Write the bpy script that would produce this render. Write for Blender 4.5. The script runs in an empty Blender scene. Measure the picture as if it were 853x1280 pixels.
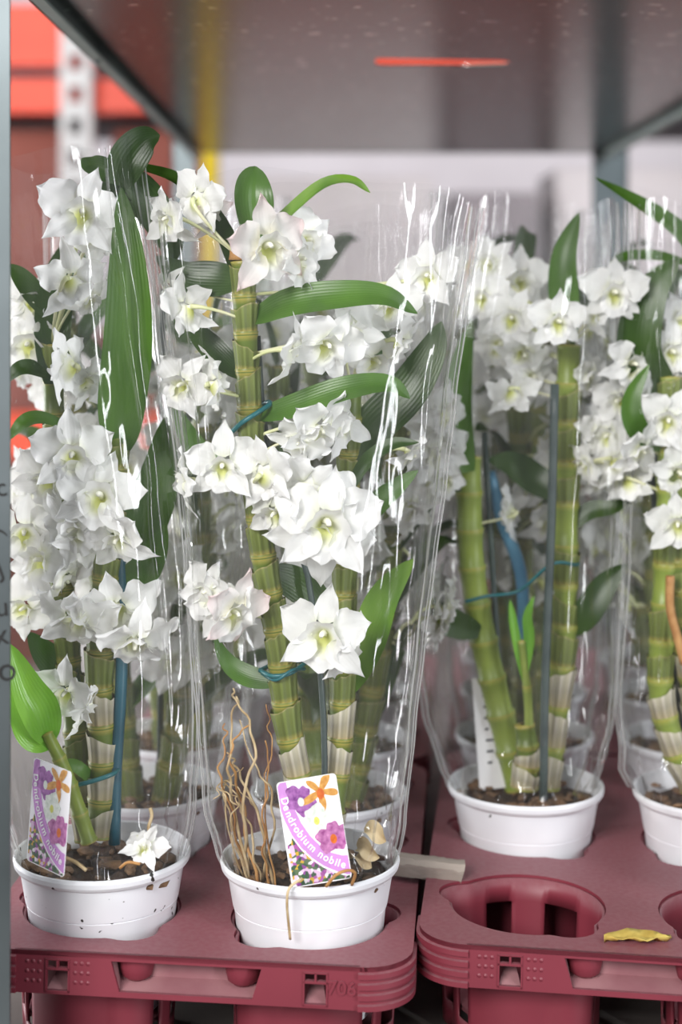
import bpy, bmesh, math, random
from mathutils import Vector, Matrix, noise
from mathutils.geometry import tessellate_polygon
R = math.radians
sc = bpy.context.scene
C = sc.collection
F = 1950.0; HY = 377.0; CZ = 1.3          # focal length and horizon row in pixels, camera height in metres
def P(px, py, d): return Vector(((px-426.5)*d/F, d, CZ-(py-HY)*d/F))

# ------------------------------------------------------------------ camera, world, lights, exposure
cam = bpy.data.cameras.new('camera'); co = bpy.data.objects.new('camera', cam); C.objects.link(co)
co.location = (0, 0, CZ); co.rotation_euler = (R(90), 0, 0)
cam.sensor_width = 36; cam.sensor_fit = 'AUTO'; cam.lens = F/1280*36
cam.shift_y = -(640-HY)/1280
cam.clip_start = .01; cam.clip_end = 60
cam.dof.use_dof = True; cam.dof.focus_distance = 1.03; cam.dof.aperture_fstop = 3.4
sc.camera = co
w = bpy.data.worlds.new('hall_air'); sc.world = w; w.use_nodes = True
w.node_tree.nodes['Background'].inputs[0].default_value = (.90, .93, 1.0, 1)
w.node_tree.nodes['Background'].inputs[1].default_value = .27
def area(name, loc, aim, size, sy, power, col=(1, 1, 1)):
    l = bpy.data.lights.new(name, 'AREA'); l.shape = 'RECTANGLE'; l.size = size; l.size_y = sy; l.energy = power; l.color = col
    o = bpy.data.objects.new(name, l); C.objects.link(o); o.location = loc
    o.rotation_euler = (Vector(aim)-Vector(loc)).to_track_quat('-Z', 'Y').to_euler(); return o
area('key_daylight', (-1.6, -1.9, 2.75), (-.05, 1.1, 1.15), 1.6, 1.2, 150, (1, .98, .96))  # added key lamp for the daylight from front left; no window built
area('streak_light', (2.6, -1.2, 1.3), (.1, 1.2, 1.1), .25, 2.2, 42, (.95, .98, 1))  # added tall lamp, gives vertical streaks on the film; no window there
area('streak_light', (-3.0, 2.4, 1.3), (-.1, 1.2, 1.1), .4, 2.4, 70, (.97, .98, 1))  # another added tall lamp, streaks the left edges of the sleeves
area('highlight_strip', (1.5, -.9, 2.9), (.1, 1.1, 1.1), .12, 2.4, 26, (.93, .97, 1))  # unseen strip lamp added for highlights on the sleeves
area('highlight_strip', (-1.7, 1.3, 2.3), (-.1, 1.2, 1.1), .12, 1.8, 10, (.95, .98, 1))  # added side strip for film highlights, no fitting behind it
area('highlight_strip', (1.9, 1.8, 2.6), (.1, 1.4, 1.1), .12, 1.8, 9, (.93, .97, 1))  # added strip on the right side for film highlights
area('streak_light', (-2.9, 4.4, 1.5), (-.1, 1.1, 1.2), .5, 2.6, 70, (.97, .98, 1))  # added lamp at back left for edge streaks and backlit petals
area('back_wall_fill', (0, 6.0, 4.6), (0, 7.0, 1.2), 4, 2.5, 170, (.97, .97, 1))  # added fill lighting the back wall separately; no skylight built
sc.view_settings.view_transform = 'Standard'; sc.view_settings.look = 'None'
sc.view_settings.exposure = .22; sc.view_settings.gamma = 1
sc.cycles.transparent_max_bounces = 40; sc.cycles.max_bounces = 8
sc.cycles.use_denoising = True; sc.cycles.sample_clamp_indirect = 4
sc.cycles.caustics_reflective = False; sc.cycles.caustics_refractive = False

# ------------------------------------------------------------------ helpers
def lin(c):
    c = c.lstrip('#'); v = [int(c[i:i+2], 16)/255 for i in (0, 2, 4)]
    return tuple((x/12.92 if x <= .04045 else ((x+.055)/1.055)**2.4) for x in v)+(1,)
def newmat(name):
    m = bpy.data.materials.new(name); m.use_nodes = True; nt = m.node_tree
    return m, nt, nt.nodes['Principled BSDF']
def N(nt, t, **kw):
    n = nt.nodes.new(t)
    for k, v in kw.items():
        if hasattr(n, k): setattr(n, k, v)
    return n
def ramp(nt, src, stops, interp='LINEAR'):
    r = N(nt, 'ShaderNodeValToRGB'); r.color_ramp.interpolation = interp
    e = r.color_ramp.elements
    while len(e) < len(stops): e.new(.5)
    for el, (p, c) in zip(e, stops): el.position = p; el.color = c if not isinstance(c, str) else lin(c)
    nt.links.new(src, r.inputs[0]); return r
def noisy(name, a, b, scale=20, rough=.5, metal=0, bump=0, bscale=60, coat=0, spec=.5, stretch=None, lo=.3, hi=.7):
    m, nt, p = newmat(name)
    tc = N(nt, 'ShaderNodeTexCoord'); src = tc.outputs['Object']
    if stretch:
        mp = N(nt, 'ShaderNodeMapping'); mp.inputs['Scale'].default_value = stretch; nt.links.new(src, mp.inputs[0]); src = mp.outputs[0]
    n = N(nt, 'ShaderNodeTexNoise'); n.inputs['Scale'].default_value = scale; n.inputs['Detail'].default_value = 5
    nt.links.new(src, n.inputs['Vector'])
    r = ramp(nt, n.outputs[0], [(lo, a), (hi, b)]); nt.links.new(r.outputs[0], p.inputs['Base Color'])
    p.inputs['Roughness'].default_value = rough; p.inputs['Metallic'].default_value = metal
    p.inputs['Specular IOR Level'].default_value = spec; p.inputs['Coat Weight'].default_value = coat
    if bump:
        n2 = N(nt, 'ShaderNodeTexNoise'); n2.inputs['Scale'].default_value = bscale; n2.inputs['Detail'].default_value = 4
        nt.links.new(src, n2.inputs['Vector'])
        bp = N(nt, 'ShaderNodeBump'); bp.inputs['Strength'].default_value = bump; bp.inputs['Distance'].default_value = .002
        nt.links.new(n2.outputs[0], bp.inputs['Height']); nt.links.new(bp.outputs[0], p.inputs['Normal'])
    return m
def uvnode(nt):
    u = N(nt, 'ShaderNodeUVMap'); s = N(nt, 'ShaderNodeSeparateXYZ'); nt.links.new(u.outputs[0], s.inputs[0]); return u, s
def translucent(m, nt, p, colsrc, amt=.35):
    t = N(nt, 'ShaderNodeBsdfTranslucent'); mx = N(nt, 'ShaderNodeMixShader'); mx.inputs[0].default_value = amt
    if colsrc: nt.links.new(colsrc, t.inputs[0])
    out = nt.nodes['Material Output']
    nt.links.new(p.outputs[0], mx.inputs[1]); nt.links.new(t.outputs[0], mx.inputs[2]); nt.links.new(mx.outputs[0], out.inputs[0])
def stripes_bump(nt, usrc, freq, p, strength=.25, dist=.0006):
    mu = N(nt, 'ShaderNodeMath', operation='MULTIPLY'); mu.inputs[1].default_value = freq; nt.links.new(usrc, mu.inputs[0])
    s = N(nt, 'ShaderNodeMath', operation='SINE'); nt.links.new(mu.outputs[0], s.inputs[0])
    bp = N(nt, 'ShaderNodeBump'); bp.inputs['Strength'].default_value = strength; bp.inputs['Distance'].default_value = dist
    nt.links.new(s.outputs[0], bp.inputs['Height']); nt.links.new(bp.outputs[0], p.inputs['Normal'])
    return s
def petal_mat(name, stops, amt=.4):
    m, nt, p = newmat(name); u, s = uvnode(nt)
    r = ramp(nt, s.outputs[1], stops); nt.links.new(r.outputs[0], p.inputs['Base Color'])
    p.inputs['Roughness'].default_value = .55; p.inputs['Specular IOR Level'].default_value = .25
    stripes_bump(nt, s.outputs[0], 45, p, .12, .0003)
    translucent(m, nt, p, r.outputs[0], amt); return m
def leaf_mat(name, a, b, rough=.36):
    m, nt, p = newmat(name); u, s = uvnode(nt)
    tc = N(nt, 'ShaderNodeTexCoord'); n = N(nt, 'ShaderNodeTexNoise'); n.inputs['Scale'].default_value = 35
    mp = N(nt, 'ShaderNodeMapping'); mp.inputs['Scale'].default_value = (1, 1, .35); nt.links.new(tc.outputs['Object'], mp.inputs[0]); nt.links.new(mp.outputs[0], n.inputs['Vector'])
    r = ramp(nt, n.outputs[0], [(.3, a), (.72, b)])
    nt.links.new(r.outputs[0], p.inputs['Base Color']); p.inputs['Roughness'].default_value = rough
    stripes_bump(nt, s.outputs[0], 70, p, .10, .0004)
    translucent(m, nt, p, r.outputs[0], .2); return m

M = {}
M['petal'] = petal_mat('white_petal', [(0, '#eef0dc'), (.2, '#f8f8f6'), (1, '#f9f9f9')])
M['petal_pink'] = petal_mat('blush_petal', [(0, '#e9e6cf'), (.3, '#f4f2f0'), (1, '#f1dede')])
M['lip'] = petal_mat('lip_yellow_throat', [(0, '#b4b84e'), (.26, '#dbe092'), (.5, '#f2f3e0'), (.72, '#f9f9f8')], .3)
M['pedicel'] = noisy('pale_pedicel', '#c9cf94', '#e2dfc0', 60, .5)
M['pedicel_w'] = noisy('ivory_column', '#e9ebc0', '#f4f3e4', 60, .5)
M['leaf_dark'] = leaf_mat('dark_leaf', '#20380f', '#3a571c')
M['leaf'] = leaf_mat('green_leaf', '#35561a', '#527a28')
M['leaf_light'] = leaf_mat('light_leaf', '#527a26', '#7ca238')
M['leaf_bright'] = leaf_mat('fresh_leaf', '#5f9c2e', '#93cc4b', .25)
def cane_mat(name, stops, rough=.4, stripes=0):
    m, nt, p = newmat(name); u, s = uvnode(nt)
    r = ramp(nt, s.outputs[1], stops); col = r.outputs[0]
    if stripes:
        si = stripes_bump(nt, s.outputs[0], stripes, p, .6, .0008)
        mx = N(nt, 'ShaderNodeMix', data_type='RGBA', blend_type='MULTIPLY')
        rr = ramp(nt, si.outputs[0], [(.2, (.80, .80, .72, 1)), (.9, (1, 1, 1, 1))])
        mx.inputs[0].default_value = 1; nt.links.new(col, mx.inputs[6]); nt.links.new(rr.outputs[0], mx.inputs[7]); col = mx.outputs[2]
    nt.links.new(col, p.inputs['Base Color']); p.inputs['Roughness'].default_value = rough
    return m
M['cane'] = cane_mat('green_cane', [(0, '#a09344'), (.06, '#717a32'), (.2, '#566626'), (.8, '#5f722a'), (1, '#a59748')])
M['cane_light'] = cane_mat('light_cane', [(0, '#a39748'), (.08, '#7a8b38'), (.5, '#869740'), (.92, '#7a8b3a'), (1, '#b0a254')])
M['sheath'] = cane_mat('olive_sheath', [(0, '#ae9244'), (.08, '#918a42'), (.22, '#616e2e'), (.75, '#6f7c3a'), (.94, '#778244'), (1, '#aaa070')], .5, 62)
M['paper'] = cane_mat('papery_sheath', [(0, '#b0904c'), (.1, '#a89c7c'), (.5, '#a09a8a'), (1, '#c9c3b2')], .6, 62)
M['root'] = noisy('tan_root', '#9c8058', '#cdb994', 90, .7)
M['root_orange'] = noisy('orange_root', '#9a6836', '#bd9058', 90, .6)
M['stake'] = noisy('teal_stake', '#1d4a58', '#2c6070', 40, .4)
M['stake_dark'] = noisy('dark_green_stake', '#2f3b3c', '#46524f', 40, .4)
M['tie'] = noisy('teal_tie', '#14565c', '#1f6b70', 40, .35)
M['pot'] = None
def pot_mat(name, dirt):
    m, nt, p = newmat(name)
    tc = N(nt, 'ShaderNodeTexCoord')
    n = N(nt, 'ShaderNodeTexNoise'); n.inputs['Scale'].default_value = 14; n.inputs['Detail'].default_value = 3; nt.links.new(tc.outputs['Object'], n.inputs['Vector'])
    base = ramp(nt, n.outputs[0], [(.3, '#dcdde2'), (.7, '#ecedf0')])
    v = N(nt, 'ShaderNodeTexNoise'); v.inputs['Scale'].default_value = 170; v.inputs['Detail'].default_value = 1; nt.links.new(tc.outputs['Object'], v.inputs['Vector'])
    k = ramp(nt, v.outputs[0], [(dirt, (0, 0, 0, 1)), (dirt+.02, (1, 1, 1, 1))])
    mx = N(nt, 'ShaderNodeMix', data_type='RGBA'); nt.links.new(k.outputs[0], mx.inputs[0]); nt.links.new(base.outputs[0], mx.inputs[6]); mx.inputs[7].default_value = lin('#2a2622')
    nt.links.new(mx.outputs[2], p.inputs['Base Color']); p.inputs['Roughness'].default_value = .42
    wv = N(nt, 'ShaderNodeTexWave'); wv.inputs['Scale'].default_value = 9; wv.inputs['Distortion'].default_value = 7; wv.inputs['Detail'].default_value = 1; wv.inputs['Detail Scale'].default_value = 2
    nt.links.new(tc.outputs['Object'], wv.inputs['Vector'])
    bp = N(nt, 'ShaderNodeBump'); bp.inputs['Strength'].default_value = .18; bp.inputs['Distance'].default_value = .004
    nt.links.new(wv.outputs[0], bp.inputs['Height']); nt.links.new(bp.outputs[0], p.inputs['Normal'])
    p.inputs['Subsurface Weight'].default_value = .08; p.inputs['Subsurface Radius'].default_value = (.004, .004, .004)
    return m
M['pot'] = pot_mat('white_pot_plastic', .80)
M['pot_dirty'] = pot_mat('specked_white_pot_plastic', .735)
M['soil'] = noisy('bark_soil', '#231a14', '#5b4434', 90, .9, bump=1, bscale=150, lo=.35, hi=.75)
M['bark'] = noisy('bark_chip', '#3a2a1f', '#8a6a4c', 60, .85)
M['husk'] = noisy('dry_husk', '#b29a72', '#d9c8a4', 50, .7)
M['wood'] = noisy('weathered_wood', '#6f635b', '#a89c92', 25, .85, bump=.8, bscale=120, stretch=(.25, 1, 1))
M['dry_leaf'] = noisy('yellow_dry_leaf', '#a88a3a', '#d9c46a', 60, .7)
def tray_mat():
    m, nt, p = newmat('burgundy_tray_plastic')
    tc = N(nt, 'ShaderNodeTexCoord')
    n = N(nt, 'ShaderNodeTexNoise'); n.inputs['Scale'].default_value = 9; n.inputs['Detail'].default_value = 6; nt.links.new(tc.outputs['Object'], n.inputs['Vector'])
    n2 = N(nt, 'ShaderNodeTexNoise'); n2.inputs['Scale'].default_value = 260; n2.inputs['Detail'].default_value = 2; nt.links.new(tc.outputs['Object'], n2.inputs['Vector'])
    g = N(nt, 'ShaderNodeNewGeometry'); s = N(nt, 'ShaderNodeSeparateXYZ'); nt.links.new(g.outputs['Normal'], s.inputs[0])
    a = ramp(nt, n.outputs[0], [(.3, '#702834'), (.7, '#7e303d')])
    up = ramp(nt, s.outputs[2], [(.3, (0, 0, 0, 1)), (.9, (1, 1, 1, 1))])            # dust lies on what faces up
    d = ramp(nt, n2.outputs[0], [(.35, (.26, .26, .26, 1)), (.65, (.42, .42, .42, 1))])
    mu = N(nt, 'ShaderNodeMath', operation='MULTIPLY'); nt.links.new(up.outputs[0], mu.inputs[0]); nt.links.new(d.outputs[0], mu.inputs[1])
    mx = N(nt, 'ShaderNodeMix', data_type='RGBA'); nt.links.new(mu.outputs[0], mx.inputs[0]); nt.links.new(a.outputs[0], mx.inputs[6]); mx.inputs[7].default_value = lin('#94767a')
    nt.links.new(mx.outputs[2], p.inputs['Base Color']); p.inputs['Roughness'].default_value = .5
    return m
M['tray'] = tray_mat()
M['tray_dust'] = noisy('dusty_tray_recess', '#86565c', '#9a6f72', 30, .7)
def film_mat(name, haze=.045, boost=1.0):
    m = bpy.data.materials.new(name); m.use_nodes = True; nt = m.node_tree; nt.nodes.clear()
    out = N(nt, 'ShaderNodeOutputMaterial'); tr = N(nt, 'ShaderNodeBsdfTransparent'); gl = N(nt, 'ShaderNodeBsdfGlossy'); df = N(nt, 'ShaderNodeBsdfTranslucent'); d2 = N(nt, 'ShaderNodeBsdfDiffuse')
    tr.inputs[0].default_value = (.985, .985, .985, 1); gl.inputs['Roughness'].default_value = .07; gl.inputs[0].default_value = (1, 1, 1, 1)
    tc = N(nt, 'ShaderNodeTexCoord'); mp = N(nt, 'ShaderNodeMapping'); mp.inputs['Scale'].default_value = (1, 1, .12); nt.links.new(tc.outputs['Object'], mp.inputs[0])
    n = N(nt, 'ShaderNodeTexNoise'); n.inputs['Scale'].default_value = 60; n.inputs['Detail'].default_value = 3; nt.links.new(mp.outputs[0], n.inputs['Vector'])
    bp = N(nt, 'ShaderNodeBump'); bp.inputs['Strength'].default_value = .10; bp.inputs['Distance'].default_value = .004
    nt.links.new(n.outputs[0], bp.inputs['Height'])
    lw = N(nt, 'ShaderNodeLayerWeight'); lw.inputs[0].default_value = .5
    pw = N(nt, 'ShaderNodeMath', operation='POWER'); pw.inputs[1].default_value = 4.5; nt.links.new(lw.outputs['Facing'], pw.inputs[0])
    ma = N(nt, 'ShaderNodeMath', operation='MULTIPLY_ADD'); ma.inputs[1].default_value = .55*boost; ma.inputs[2].default_value = .030*boost; nt.links.new(pw.outputs[0], ma.inputs[0])
    nt.links.new(bp.outputs[0], gl.inputs['Normal'])
    m1 = N(nt, 'ShaderNodeMixShader'); nt.links.new(ma.outputs[0], m1.inputs[0]); nt.links.new(tr.outputs[0], m1.inputs[1]); nt.links.new(gl.outputs[0], m1.inputs[2])
    m3 = N(nt, 'ShaderNodeMixShader'); m3.inputs[0].default_value = .5; nt.links.new(df.outputs[0], m3.inputs[1]); nt.links.new(d2.outputs[0], m3.inputs[2])
    m2 = N(nt, 'ShaderNodeMixShader'); m2.inputs[0].default_value = haze; nt.links.new(m1.outputs[0], m2.inputs[1]); nt.links.new(m3.outputs[0], m2.inputs[2])
    nt.links.new(m2.outputs[0], out.inputs[0]); return m
M['film'] = film_mat('clear_film', .022, 1.15)
M['film_edge'] = film_mat('film_seam', .08, 1.5)
M['film_weld'] = film_mat('film_weld', .38, 2)
M['film_thin'] = film_mat('clear_film_far', .012, .5)
def steel(name, a, b, rough, spots=False):
    m, nt, p = newmat(name); tc = N(nt, 'ShaderNodeTexCoord')
    n = N(nt, 'ShaderNodeTexNoise'); n.inputs['Scale'].default_value = 6; n.inputs['Detail'].default_value = 6; nt.links.new(tc.outputs['Object'], n.inputs['Vector'])
    r = ramp(nt, n.outputs[0], [(.3, a), (.7, b)]); col = r.outputs[0]
    if spots:
        v = N(nt, 'ShaderNodeTexNoise'); v.inputs['Scale'].default_value = 85; v.inputs['Detail'].default_value = 1; nt.links.new(tc.outputs['Object'], v.inputs['Vector'])
        k = ramp(nt, v.outputs[0], [(.67, (0, 0, 0, 1)), (.73, (1, 1, 1, 1))])
        mx = N(nt, 'ShaderNodeMix', data_type='RGBA'); nt.links.new(k.outputs[0], mx.inputs[0]); nt.links.new(col, mx.inputs[6]); mx.inputs[7].default_value = lin('#c9ccc6'); col = mx.outputs[2]
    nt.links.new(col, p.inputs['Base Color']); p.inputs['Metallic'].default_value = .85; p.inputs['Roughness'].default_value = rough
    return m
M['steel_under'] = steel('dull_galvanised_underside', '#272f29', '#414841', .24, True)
M['steel'] = steel('galvanised_steel', '#5c6466', '#7b8487', .42)
M['steel_dark'] = noisy('dusty_shelf_steel', '#4a4643', '#6a6460', 12, .6, .3)
M['edge_steel'] = noisy('greenish_edge_steel', '#8a9794', '#a3aeab', 10, .55, .0)
M['ink'] = noisy('black_marker', '#121212', '#1c1c1c', 20, .6)
M['rack_orange'] = noisy('orange_rack_paint', '#e8401c', '#f0502a', 6, .45)
M['rack_white'] = noisy('light_grey_rack_paint', '#c2c0c0', '#d6d3d2', 10, .5)
M['carton_brown'] = noisy('reddish_brown_carton', '#7a3f36', '#8f5145', 5, .8)
M['carton_white'] = noisy('off_white_carton', '#d6cfd1', '#e6e0e2', 3, .7)
M['carton_grey'] = noisy('grey_carton', '#8f878c', '#a69ea2', 3, .7)
M['wall'] = noisy('pale_hall_wall', '#cfc8cb', '#e2dcdf', 1.2, .8)
M['floor'] = noisy('concrete_floor', '#6c6866', '#8a8582', 3, .7)
M['yellow'] = noisy('yellow_paint', '#d0b018', '#dcc02c', 8, .5)
M['grey_dark'] = noisy('dark_grey_paint', '#55555a', '#66666b', 8, .6)
M['card'] = noisy('white_card', '#f4f2f6', '#faf9fb', 5, .35)
M['band'] = noisy('lilac_print', '#c789cf', '#cf95d6', 5, .35)
M['print_purple'] = noisy('purple_print', '#6f2c7c', '#b878be', 300, .35)
M['print_magenta'] = noisy('magenta_print', '#8e3a7e', '#cf8abc', 300, .35)
M['print_orange'] = noisy('orange_print', '#b8762a', '#e2b060', 300, .35)
M['print_white'] = noisy('pale_green_print', '#c9d2c6', '#f4f6f0', 300, .35)
M['print_yellow'] = noisy('yellow_print', '#c9cf5a', '#e6e27a', 300, .35)
M['print_rust'] = noisy('rust_print', '#c0501c', '#dc7a30', 300, .35)
def mottle():
    m, nt, p = newmat('mottled_flower_print'); tc = N(nt, 'ShaderNodeTexCoord')
    v = N(nt, 'ShaderNodeTexVoronoi'); v.inputs['Scale'].default_value = 420; nt.links.new(tc.outputs['Object'], v.inputs['Vector'])
    s = N(nt, 'ShaderNodeSeparateColor'); nt.links.new(v.outputs['Color'], s.inputs[0])
    r = ramp(nt, s.outputs[0], [(0, '#3f5a45'), (.2, '#a45a9c'), (.36, '#d9b8d6'), (.5, '#5b6f52'), (.62, '#c9a23c'), (.74, '#e6e2e6'), (.87, '#8a4a92')], 'CONSTANT')
    nt.links.new(r.outputs[0], p.inputs['Base Color']); p.inputs['Roughness'].default_value = .35; return m
M['print_bed'] = mottle()
M['blue_film'] = noisy('blue_plastic_strip', '#3d6f8f', '#5a90ad', 20, .3)

def mesh(name, verts, faces, mat, uvs=None, smooth=True):
    me = bpy.data.meshes.new(name); me.from_pydata([tuple(v) for v in verts], [], faces)
    if uvs:
        ul = me.uv_layers.new(name='UVMap')
        for lp in me.loops: ul.data[lp.index].uv = uvs[lp.vertex_index]
    if smooth: me.polygons.foreach_set('use_smooth', [True]*len(me.polygons))
    if mat: me.materials.append(mat)
    me.update(); return me
def obj(name, me, parent=None, loc=None, rot=None):
    o = bpy.data.objects.new(name, me); C.objects.link(o)
    if parent: o.parent = parent
    if loc is not None: o.location = loc
    if rot is not None: o.rotation_euler = rot
    return o
def tag(o, label=None, cat=None, group=None, kind=None):
    if label: o['label'] = label
    if cat: o['category'] = cat
    if group: o['group'] = group
    if kind: o['kind'] = kind
    return o
def empty(name, loc, label, cat, group=None, rot=None):
    o = bpy.data.objects.new(name, None); C.objects.link(o); o.location = loc; o.empty_display_size = .02
    if rot: o.rotation_euler = rot
    return tag(o, label, cat, group)
class MB:
    def __init__(s): s.v = []; s.f = []; s.uv = []
    def add(s, v, f, uv=None):
        b = len(s.v); s.v += [Vector(x) for x in v]; s.f += [tuple(i+b for i in q) for q in f]
        s.uv += uv if uv else [(0, 0)]*len(v)
    def box(s, a, b):
        x0, y0, z0 = a; x1, y1, z1 = b
        s.add([(x0,y0,z0),(x1,y0,z0),(x1,y1,z0),(x0,y1,z0),(x0,y0,z1),(x1,y0,z1),(x1,y1,z1),(x0,y1,z1)],
              [(0,3,2,1),(4,5,6,7),(0,1,5,4),(1,2,6,5),(2,3,7,6),(3,0,4,7)])
    def tube(s, pts, rad, n=8, cap=True):
        pts = [Vector(p) for p in pts]; k = len(pts); v = []; uv = []; f = []
        up = Vector((.3, -.9, .2)).normalized(); acc = 0
        for i, p in enumerate(pts):
            t = (pts[min(i+1, k-1)]-pts[max(i-1, 0)]).normalized()
            if abs(t.dot(up)) > .95: up = Vector((1, 0, 0))
            a = t.cross(up).normalized(); b = t.cross(a).normalized(); up = (up-t*t.dot(up)).normalized()
            r = rad(i/(k-1)) if callable(rad) else rad
            for j in range(n):
                q = 2*math.pi*j/n; v.append(p+(a*math.cos(q)+b*math.sin(q))*r); uv.append((j/n, i/(k-1)))
        for i in range(k-1):
            for j in range(n): f.append((i*n+j, i*n+(j+1) % n, (i+1)*n+(j+1) % n, (i+1)*n+j))
        if cap: f.append(tuple(range(n))[::-1]); f.append(tuple((k-1)*n+j for j in range(n)))
        s.add(v, f, uv)
    def prism(s, outer, holes, z0, z1, to=lambda x, y, z: (x, y, z)):
        polys = [[Vector((x, y, 0)) for x, y in outer]]+[[Vector((x, y, 0)) for x, y in h] for h in holes]
        tris = tessellate_polygon(polys); flat = [p for q in polys for p in q]; n = len(flat)
        v = [to(p.x, p.y, z0) for p in flat]+[to(p.x, p.y, z1) for p in flat]
        f = [tuple(t) for t in tris]+[tuple(i+n for i in t[::-1]) for t in tris]
        b = 0
        for q in polys:
            m = len(q)
            for i in range(m): j = (i+1) % m; f.append((b+i, b+j, n+b+j, n+b+i))
            b += m
        s.add(v, f)
    def build(s, name, mat, parent=None, loc=None, smooth=False, kind=None, fix=True, bevel=0, angle=None):
        me = mesh(name, s.v, s.f, mat, s.uv, smooth)
        if fix or bevel:
            bm = bmesh.new(); bm.from_mesh(me)
            bmesh.ops.recalc_face_normals(bm, faces=bm.faces)
            if bevel: bmesh.ops.bevel(bm, geom=[e for e in bm.edges if len(e.link_faces) == 2 and e.calc_face_angle(0) > .6], offset=bevel, segments=2, affect='EDGES')
            bm.to_mesh(me); bm.free()
        if angle: me.polygons.foreach_set('use_smooth', [True]*len(me.polygons)); me.set_sharp_from_angle(angle=angle)
        o = obj(name, me, parent, loc)
        if kind: o['kind'] = kind
        return o
def spline(pts, n):
    """Catmull-Rom through pts, n+1 samples evenly spread in parameter."""
    p = [Vector(q) for q in pts]; p = [p[0]*2-p[1]]+p+[p[-1]*2-p[-2]]; out = []; m = len(p)-3
    for i in range(n+1):
        t = i/n*m; k = min(int(t), m-1); t -= k; a, b, c, d = p[k:k+4]
        out.append(.5*((2*b)+(c-a)*t+(2*a-5*b+4*c-d)*t*t+(3*b-a-3*c+d)*t**3))
    return out

# ------------------------------------------------------------------ flowers
def petal_mesh(name, L, W, curl, cup, wave, seed, mat, pointed=1.0, p0=.006):
    """A petal in the XZ plane growing along +Z from the centre; the flower looks towards -Y."""
    rn = random.Random(seed); nu, nv = 14, 8; v = []; uv = []; f = []; ph = rn.uniform(0, 6); sk = rn.uniform(-.12, .12); fr = rn.uniform(9, 13)
    for i in range(nu+1):
        t = 1-(1-i/nu)**1.8
        wd = W*(max(0, math.sin(math.pi*min(1, (t*.97+.03)**.85)))**.66)*(1-.25*t*pointed)
        if i == nu: wd = W*.05
        if i == 0: wd = W*.22
        zc = p0+t*L; yc = -.002+curl*L*t*t*1.0
        for j in range(nv+1):
            s = (j/nv-.5)*2
            x = wd*s+sk*L*t*t
            y = yc-cup*W*(s*s)*(1-.4*t)+wave*W*math.sin(fr*t+ph+2*s)*abs(s)**1.5+.07*W*math.exp(-(s/.16)**2)
            z = zc-.10*L*s*s*t+(wave*.4*W*math.sin(17*t+ph)*abs(s)**3)
            v.append((x, y, z)); uv.append((j/nv, t))
    for i in range(nu):
        for j in range(nv):
            a = i*(nv+1)+j; f.append((a, a+1, a+nv+2, a+nv+1))
    return mesh(name, v, f, mat, uv)
def lip_mesh(name, seed, mat):
    rn = random.Random(seed); nr, na = 8, 28; v = [(0, .004, -.001)]; uv = [(0, 0)]; f = []; ph = rn.uniform(0, 6)
    for i in range(1, nr+1):
        r = i/nr
        for j in range(na):
            a = 2*math.pi*j/na
            rx, rz = .0125, .0148
            fr = 1+.06*math.sin(7*a+ph)*r**3+.03*math.sin(12*a)*r**4
            x = rx*r*math.cos(a)*fr; z = rz*r*math.sin(a)*fr-.005*r-.002
            y = .004-.014*(r**1.6)+.011*max(0, r-.62)*2.2*(1 if math.sin(a) < .2 else .15)+.0016*math.sin(8*a+ph)*r**4
            v.append((x, y, z)); uv.append((j/na*.5, r))
    for j in range(na): f.append((0, 1+j, 1+(j+1) % na))
    for i in range(nr-1):
        for j in range(na):
            a = 1+i*na+j; b = 1+i*na+(j+1) % na; f.append((a, a+na, b+na, b))
    return mesh(name, v, f, mat, uv)
PET = {}
for col in ('petal', 'petal_pink'):
    PET[col] = dict(
        sepal=[petal_mesh('sepal', .0262, .0088, c, .25, .12, 11+i, M[col], 1.0) for i, c in enumerate((.12, -.1, .42))],
        petal=[petal_mesh('petal', .0250, .0142, c, .18, .2, 31+i, M[col], .45) for i, c in enumerate((.02, -.22, .3))],
        lip=[lip_mesh('lip', 51+i, M['lip']) for i in range(2)])
def frame(face, roll):
    y = -face.normalized(); z = Vector((0, 0, 1)); z = (z-y*y.dot(z))
    z = z.normalized() if z.length > .05 else Vector((0, 1, 0)); x = y.cross(z).normalized()
    return Matrix((x, y, z)).transposed() @ Matrix.Rotation(roll, 3, 'Y')
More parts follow.
